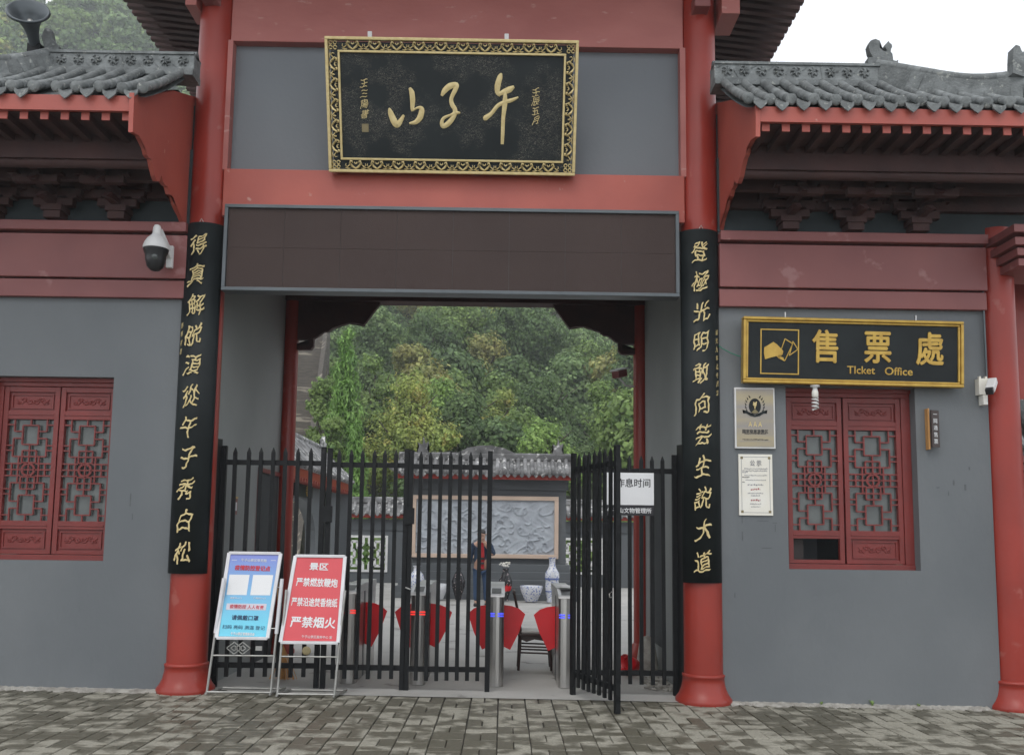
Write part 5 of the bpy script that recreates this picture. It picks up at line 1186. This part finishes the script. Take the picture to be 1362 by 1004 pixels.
# weeds at the wall foot
for k, (x, lab) in enumerate(((3.02, 'tiny pale weed at the wall foot below the ticket window'), (3.50, 'small dark green weed at the foot of the right wall'), (3.94, 'tiny weed at the wall foot nearest the far right pillar'))):
    p = MB(); rr = random.Random(30+k); n = (8, 16, 8)[k]
    for i in range(n):
        a = rr.random()*6.28; h = rr.uniform(.02, .06 if k == 1 else .035); d = Vector((math.cos(a), math.sin(a), 0)); b0 = Vector((x, .09, gz(x)+.012)); q = b0+d*h*.5+Vector((0, 0, h)); s = d.cross(Vector((0, 0, 1)))*.010
        p.add([b0, b0+d*h*.3+Vector((0, 0, h*.6))+s, q, b0+d*h*.3+Vector((0, 0, h*.6))-s], [(0, 1, 2, 3)])
    tag(p.build('weed', 'leaf_mid'), lab, 'weed')

# ================================================================== TREES
def crown_np(r_, lobes, n, size, conifer=False):
    """leaf faces spread through overlapping lobes; returns verts (4n,3)"""
    cs = []; tot = sum(l[3]**2 for l in lobes)
    for (cx_, cy_, cz_, rad, sz_) in lobes:
        m = max(8, int(n*rad*rad/tot)); u = r_.normal(size=(m, 3)); u /= np.linalg.norm(u, axis=1)[:, None]
        rr_ = rad*(1.1-.6*r_.random(m)**2)*(1+.22*np.sin(u[:, 0]*7+u[:, 2]*6+cx_*3)+.12*np.sin(u[:, 1]*15+cz_*5)); p_ = u*rr_[:, None]; p_[:, 2] *= sz_
        cs.append((p_+np.array([cx_, cy_, cz_]), u))
    P_ = np.concatenate([c[0] for c in cs]); U = np.concatenate([c[1] for c in cs]); m = len(P_)
    nrm = U+r_.normal(size=(m, 3))*.38; nrm[:, 2] += .3; nrm /= np.linalg.norm(nrm, axis=1)[:, None]
    if conifer: axis = np.tile([0, 0, 1.], (m, 1))+r_.normal(size=(m, 3))*.35+U*.3
    else: axis = r_.normal(size=(m, 3))
    a = np.cross(nrm, axis); a /= np.linalg.norm(a, axis=1)[:, None]+1e-9; b = np.cross(a, nrm)
    s = size*(.5+r_.random(m))[:, None]
    la, lb = (s*.28, s*1.0) if conifer else (s*.5, s*.62)
    q = np.stack([P_-b*lb, P_+a*la-b*lb*.1, P_+b*lb, P_-a*la+b*lb*.15+nrm*s*.12], 1)
    return q.reshape(-1, 3)
def quads_mesh(name, v, m):
    n = len(v)//4; me = bpy.data.meshes.new(name); me.vertices.add(len(v)); me.vertices.foreach_set('co', v.astype(np.float32).ravel())
    me.loops.add(4*n); me.loops.foreach_set('vertex_index', np.arange(4*n, dtype=np.int32)); me.polygons.add(n); me.polygons.foreach_set('loop_start', np.arange(0, 4*n, 4, dtype=np.int32))
    me.update(calc_edges=True); me.materials.append(M[m]); return me
def broad_lobes(r_, R_, H, base, k=16):
    L_ = []
    for i in range(k):
        t = r_.random(); z = base+(H-base)*(.12+.8*t); env = R_*math.sin(math.pi*(.18+.72*t))**.7; a = r_.random()*6.28; d = env*(.2+.6*r_.random())
        L_.append((d*math.cos(a), d*math.sin(a), z, R_*r_.uniform(.28, .46), r_.uniform(.65, .95)))
    L_.append((0, 0, base+(H-base)*.55, R_*.6, 1.1)); return L_
def cone_lobes(r_, R_, H, base, k=22):
    L_ = []
    for i in range(k):
        t = (i+.5)/k; z = base+(H-base)*t*.96; env = R_*(1-t)**.6*.62+.05; a = i*2.4
        L_.append((env*.6*math.cos(a), env*.6*math.sin(a), z, env*.75+.08, 1.5))
    return L_
def tree_obj(name, x, y, ztop, R_, m, label, kind='broad', n=5200, size=.17, seed=0, group=None, cat='tree'):
    n = int(n*2.1); size *= .66; R_ *= 1.12
    r_ = np.random.default_rng(seed); z0 = hz(x, y)-.3 if y > 21 else gz(x)
    if -15.5 < x < -6.2 and y < 55: z0 = -.3
    H = ztop-z0; t = thing(name, (x, y, z0), label, cat, group)
    base = H*.08 if kind == 'cone' else max(.15*H, min(.35*H, H-2.6*R_))
    lob = cone_lobes(r_, R_, H, base) if kind == 'cone' else broad_lobes(r_, R_, H, base)
    me = quads_mesh('crown', crown_np(r_, lob, n, size, kind == 'cone'), m); cr = bpy.data.objects.new('crown', me); COL.objects.link(cr); cr.parent = t
    p = MB(); R3 = random.Random(seed); tr = max(.05, R_*.07)
    p.tube([(0, 0, -.3), (.05*R_, 0, H*.3), (-.04*R_, .03, H*.6), (0, 0, H*.9)], [tr, tr*.8, tr*.5, tr*.15], 8)
    if kind != 'cone':
        for k in range(6):
            a = k*1.1+R3.random(); zb = H*(.3+.08*k); p.tube([(0, 0, zb), (math.cos(a)*R_*.4, math.sin(a)*R_*.4, zb+H*.12), (math.cos(a)*R_*.75, math.sin(a)*R_*.75, zb+H*.2)], [tr*.45, tr*.3, tr*.1], 6)
    q = p.build('trunk', 'trunk', t, local=True)
    return t
TREES = [
 ('cypress_tree', -5.89, 24, 9.4, 1.02, 'leaf_cypress', 'tall bright green cypress beside the stone stairway', 'cone', 9000, .15),
 ('cypress_tree', -5.11, 22, 5.5, .50, 'leaf_cypress', 'short pointed cypress in front of the tall one', 'cone', 5000, .12),
 ('broadleaf_tree', -4.79, 34, 8.95, 2.05, 'leaf_yellow', 'yellow-green airy tree in the middle left of the gateway view', 'broad', 9000, .16),
 ('broadleaf_tree', -6.87, 38, 11.1, 1.5, 'leaf_mid', 'green tree rising behind the yellow-green tree', 'broad', 6000, .19),
 ('broadleaf_tree', -1.96, 38, 9.3, 1.95, 'leaf_dark', 'dark leafy tree right of the yellow-green tree', 'broad', 8000, .2),
 ('broadleaf_tree', -3.97, 42, 10.9, 1.6, 'leaf_bright', 'fresh light green tree above the yellow-green tree', 'broad', 6500, .2),
 ('broadleaf_tree', -1.6, 60, 16.7, 2.5, 'leaf_orange', 'orange-tinted tree in the centre of the hillside', 'broad', 6500, .27),
 ('young_tree', -2.01, 24, 5.5, .55, 'leaf_yellow', 'small yellowish sapling just above the screen wall roof', 'broad', 2600, .12),
 ('broadleaf_tree', 1.99, 32, 6.8, 1.55, 'leaf_bright', 'low bushy green tree over the right end of the screen wall', 'broad', 7500, .16),
 ('broadleaf_tree', 5.38, 36, 9.25, 1.7, 'leaf_mid', 'rounded green tree by the rear right pillar', 'broad', 8000, .17),
 ('broadleaf_tree', 1.67, 62, 20.2, 3.2, 'leaf_dark', 'big dark tree at the top centre of the gateway view', 'broad', 9000, .27),
 ('broadleaf_tree', 6.63, 66, 19.0, 3.3, 'leaf_grey', 'large grey-green willow-like tree upper right in the gateway view', 'broad', 9000, .27),
 ('broadleaf_tree', -7.21, 27, 9.2, .85, 'leaf_mid', 'leafy tree between the stairway and the tall cypress', 'broad', 5500, .15),
 ('broadleaf_tree', -6.16, 23, 5.6, .7, 'leaf_mid', 'bushy light green shrub below the cypress by the side hall roof', 'broad', 4500, .12),
 ('broadleaf_tree', .8, 40, 8.1, 1.5, 'leaf_mid', 'vine-covered green tree behind the crest of the screen wall', 'broad', 7000, .18),
 ('broadleaf_tree', -9.64, 58, 18.7, 2.1, 'leaf_grey', 'grey-green tree at the upper left of the gateway view', 'broad', 5500, .26),
 ('broadleaf_tree', -6.06, 60, 18.3, 2.5, 'leaf_dark', 'dark tree behind the orange-tinted one on its left', 'broad', 6500, .27),
 ('broadleaf_tree', 8.75, 50, 14.8, 2.0, 'leaf_dark', 'dark tree at the far right edge of the gateway view', 'broad', 6500, .23),
 ('broadleaf_tree', -.33, 45, 10.2, 1.6, 'leaf_yellow', 'yellowish tree in the middle of the hillside below the orange-tinted one', 'broad', 6500, .2),
 ('broadleaf_tree', -3.83, 62, 20.1, 2.6, 'leaf_mid', 'tall green tree touching the rear beam left of centre', 'broad', 7000, .27),
 ('broadleaf_tree', -6.64, 52, 15.5, 1.7, 'leaf_orange', 'rust-tinged tree high on the left of the gateway view', 'broad', 5500, .23),
 ('broadleaf_tree', 3.09, 48, 11.8, 2.1, 'leaf_dark', 'dark creeper-hung tree right of centre', 'broad', 7500, .22),
 ('broadleaf_tree', 5.47, 50, 10.1, 1.9, 'leaf_grey', 'grey-green scrubby tree below the big willow-like one', 'broad', 6500, .22),
]
for i, (nm, x, y, zt, R_, m, lab, kd, n, sz) in enumerate(TREES): tree_obj(nm, x, y, zt, R_, m, lab, kd, n, sz, seed=100+i)

# the rest of the wood: mid-slope trees one can tell apart, then one mass
protos = {}
for mi, m in enumerate(('leaf_dark', 'leaf_mid', 'leaf_grey', 'leaf_yellow', 'leaf_bright', 'leaf_orange')):
    r_ = np.random.default_rng(50+mi); protos[m] = quads_mesh('crown', crown_np(r_, broad_lobes(r_, 2.3, 5.6, 1.2, 18), 7000, .20), m)
tkm = MB().tube([(0, 0, -.8), (.05, 0, 2.), (0, .05, 4.8)], [.17, .13, .05], 7).mesh('trunk'); tkm.materials.append(M['trunk'])
names = {'leaf_dark': 'dark green tree among the hillside wood', 'leaf_mid': 'mid green tree among the hillside wood', 'leaf_grey': 'grey-green tree among the hillside wood', 'leaf_yellow': 'yellowish tree among the hillside wood', 'leaf_bright': 'fresh green tree among the hillside wood', 'leaf_orange': 'russet tree among the hillside wood'}
r9 = random.Random(11); cnt = 0; placed = [(a[1], a[2]) for a in TREES]
keys = ['leaf_dark']*4+['leaf_mid']*4+['leaf_grey']*4+['leaf_yellow']*2+['leaf_bright']+['leaf_orange']
tries = 0
while cnt < 110 and tries < 5000:
    tries += 1; y = r9.uniform(30, 100); x = r9.uniform(-.27, .17)*(y+8)
    if min((x-a)**2+(y-b)**2 for a, b in placed) < (3.0+.0*y)**2 or (-15.5 < x < -6.0 and y < 52): continue
    placed.append((x, y)); cnt += 1; m = r9.choice(keys); s = r9.uniform(.7, 1.25)
    t = thing('hillside_tree', (x, y, hz(x, y)-.4), names[m], 'tree', names[m].replace(' tree', ' trees'), )
    c = inst(protos[m], 'crown', t, (0, 0, 0), (0, 0, r9.random()*6), (s, s, s*r9.uniform(.9, 1.2))); inst(tkm, 'trunk', t, (0, 0, 0), None, (s, s, s))
allv = {}
cnt = 0
rw = np.random.default_rng(77)
lo = [(lm, crown_np(np.random.default_rng(60+i), broad_lobes(np.random.default_rng(70+i), 2.6, 6.2, 1.0, 14), 1100, .5)) for i, lm in enumerate(('leaf_dark', 'leaf_mid', 'leaf_grey', 'leaf_yellow'))]
parts_ = []; mi = []
def scatter(n, fx):
    global parts_
    for _ in range(n):
        x, y = fx(); k = int(rw.choice(4, p=[.36, .3, .26, .08])); a = rw.random()*6.28; s = rw.uniform(.75, 1.35); v_ = lo[k][1]
        c0, s0 = math.cos(a)*s, math.sin(a)*s
        o_ = np.stack([v_[:, 0]*c0-v_[:, 1]*s0+x, v_[:, 0]*s0+v_[:, 1]*c0+y, v_[:, 2]*s+hz(x, y)-.8], 1); parts_.append(o_); mi.append(np.full(len(v_)//4, k))
def f1(): y = rw.uniform(95, 150); return rw.uniform(-.28, .2)*y, y
def f2(): y = rw.uniform(70, 172); return rw.uniform(-.68, -.36)*y, y
def f3(): y = rw.uniform(60, 165); return rw.uniform(.2, .6)*y, y
def f4(): y = rw.uniform(28, 60); return (rw.uniform(-40, -18) if rw.random() < .5 else rw.uniform(.28, .8)*y+8), y
scatter(110, f1); scatter(330, f2); scatter(60, f3); scatter(60, f4)
V_ = np.concatenate(parts_); me = quads_mesh('hillside_wood', V_, 'leaf_dark')
for m in ('leaf_mid', 'leaf_grey', 'leaf_yellow'): me.materials.append(M[m])
me.polygons.foreach_set('material_index', np.concatenate(mi).astype(np.int32)); ob = bpy.data.objects.new('hillside_wood', me); COL.objects.link(ob); tag(ob, 'dense mixed green wood covering the far hillside', 'wood', kind='stuff')
# undergrowth right behind the courtyard walls
pz = []
for k in range(70):
    x, y = rw.uniform(-6, 14), rw.uniform(21.5, 31); r_ = rw.uniform(.6, 1.2)
    if -15 < x < -6.4: continue
    q = crown_np(rw, [(x, y, hz(x, y)+.5, r_, 1.0), (x+.5, y, hz(x, y)+.9, r_*.7, 1)], 520, .16); pz.append(q)
me = quads_mesh('undergrowth', np.concatenate(pz), 'leaf_mid'); ob = bpy.data.objects.new('undergrowth', me); COL.objects.link(ob); tag(ob, 'low green undergrowth behind the courtyard walls', 'undergrowth', kind='stuff')
# air
hz_ = MB().box(-320, 320, -30, 330, -3, 130).build('haze', 'soil'); hz_.data.materials.clear()
vm = bpy.data.materials.new('thin_mist'); vm.use_nodes = True; vn = vm.node_tree.nodes; vn.clear(); vo = vn.new('ShaderNodeOutputMaterial'); pv = vn.new('ShaderNodeVolumePrincipled')
pv.inputs['Color'].default_value = (.93, .96, 1, 1); pv.inputs['Density'].default_value = .0014; pv.inputs['Anisotropy'].default_value = .2; vm.node_tree.links.new(pv.outputs[0], vo.inputs['Volume']); hz_.data.materials.append(vm); tag(hz_, 'thin pale mist over the hillside', 'haze', kind='stuff')
bpy.context.view_layer.update()
print('objects', len(bpy.data.objects))
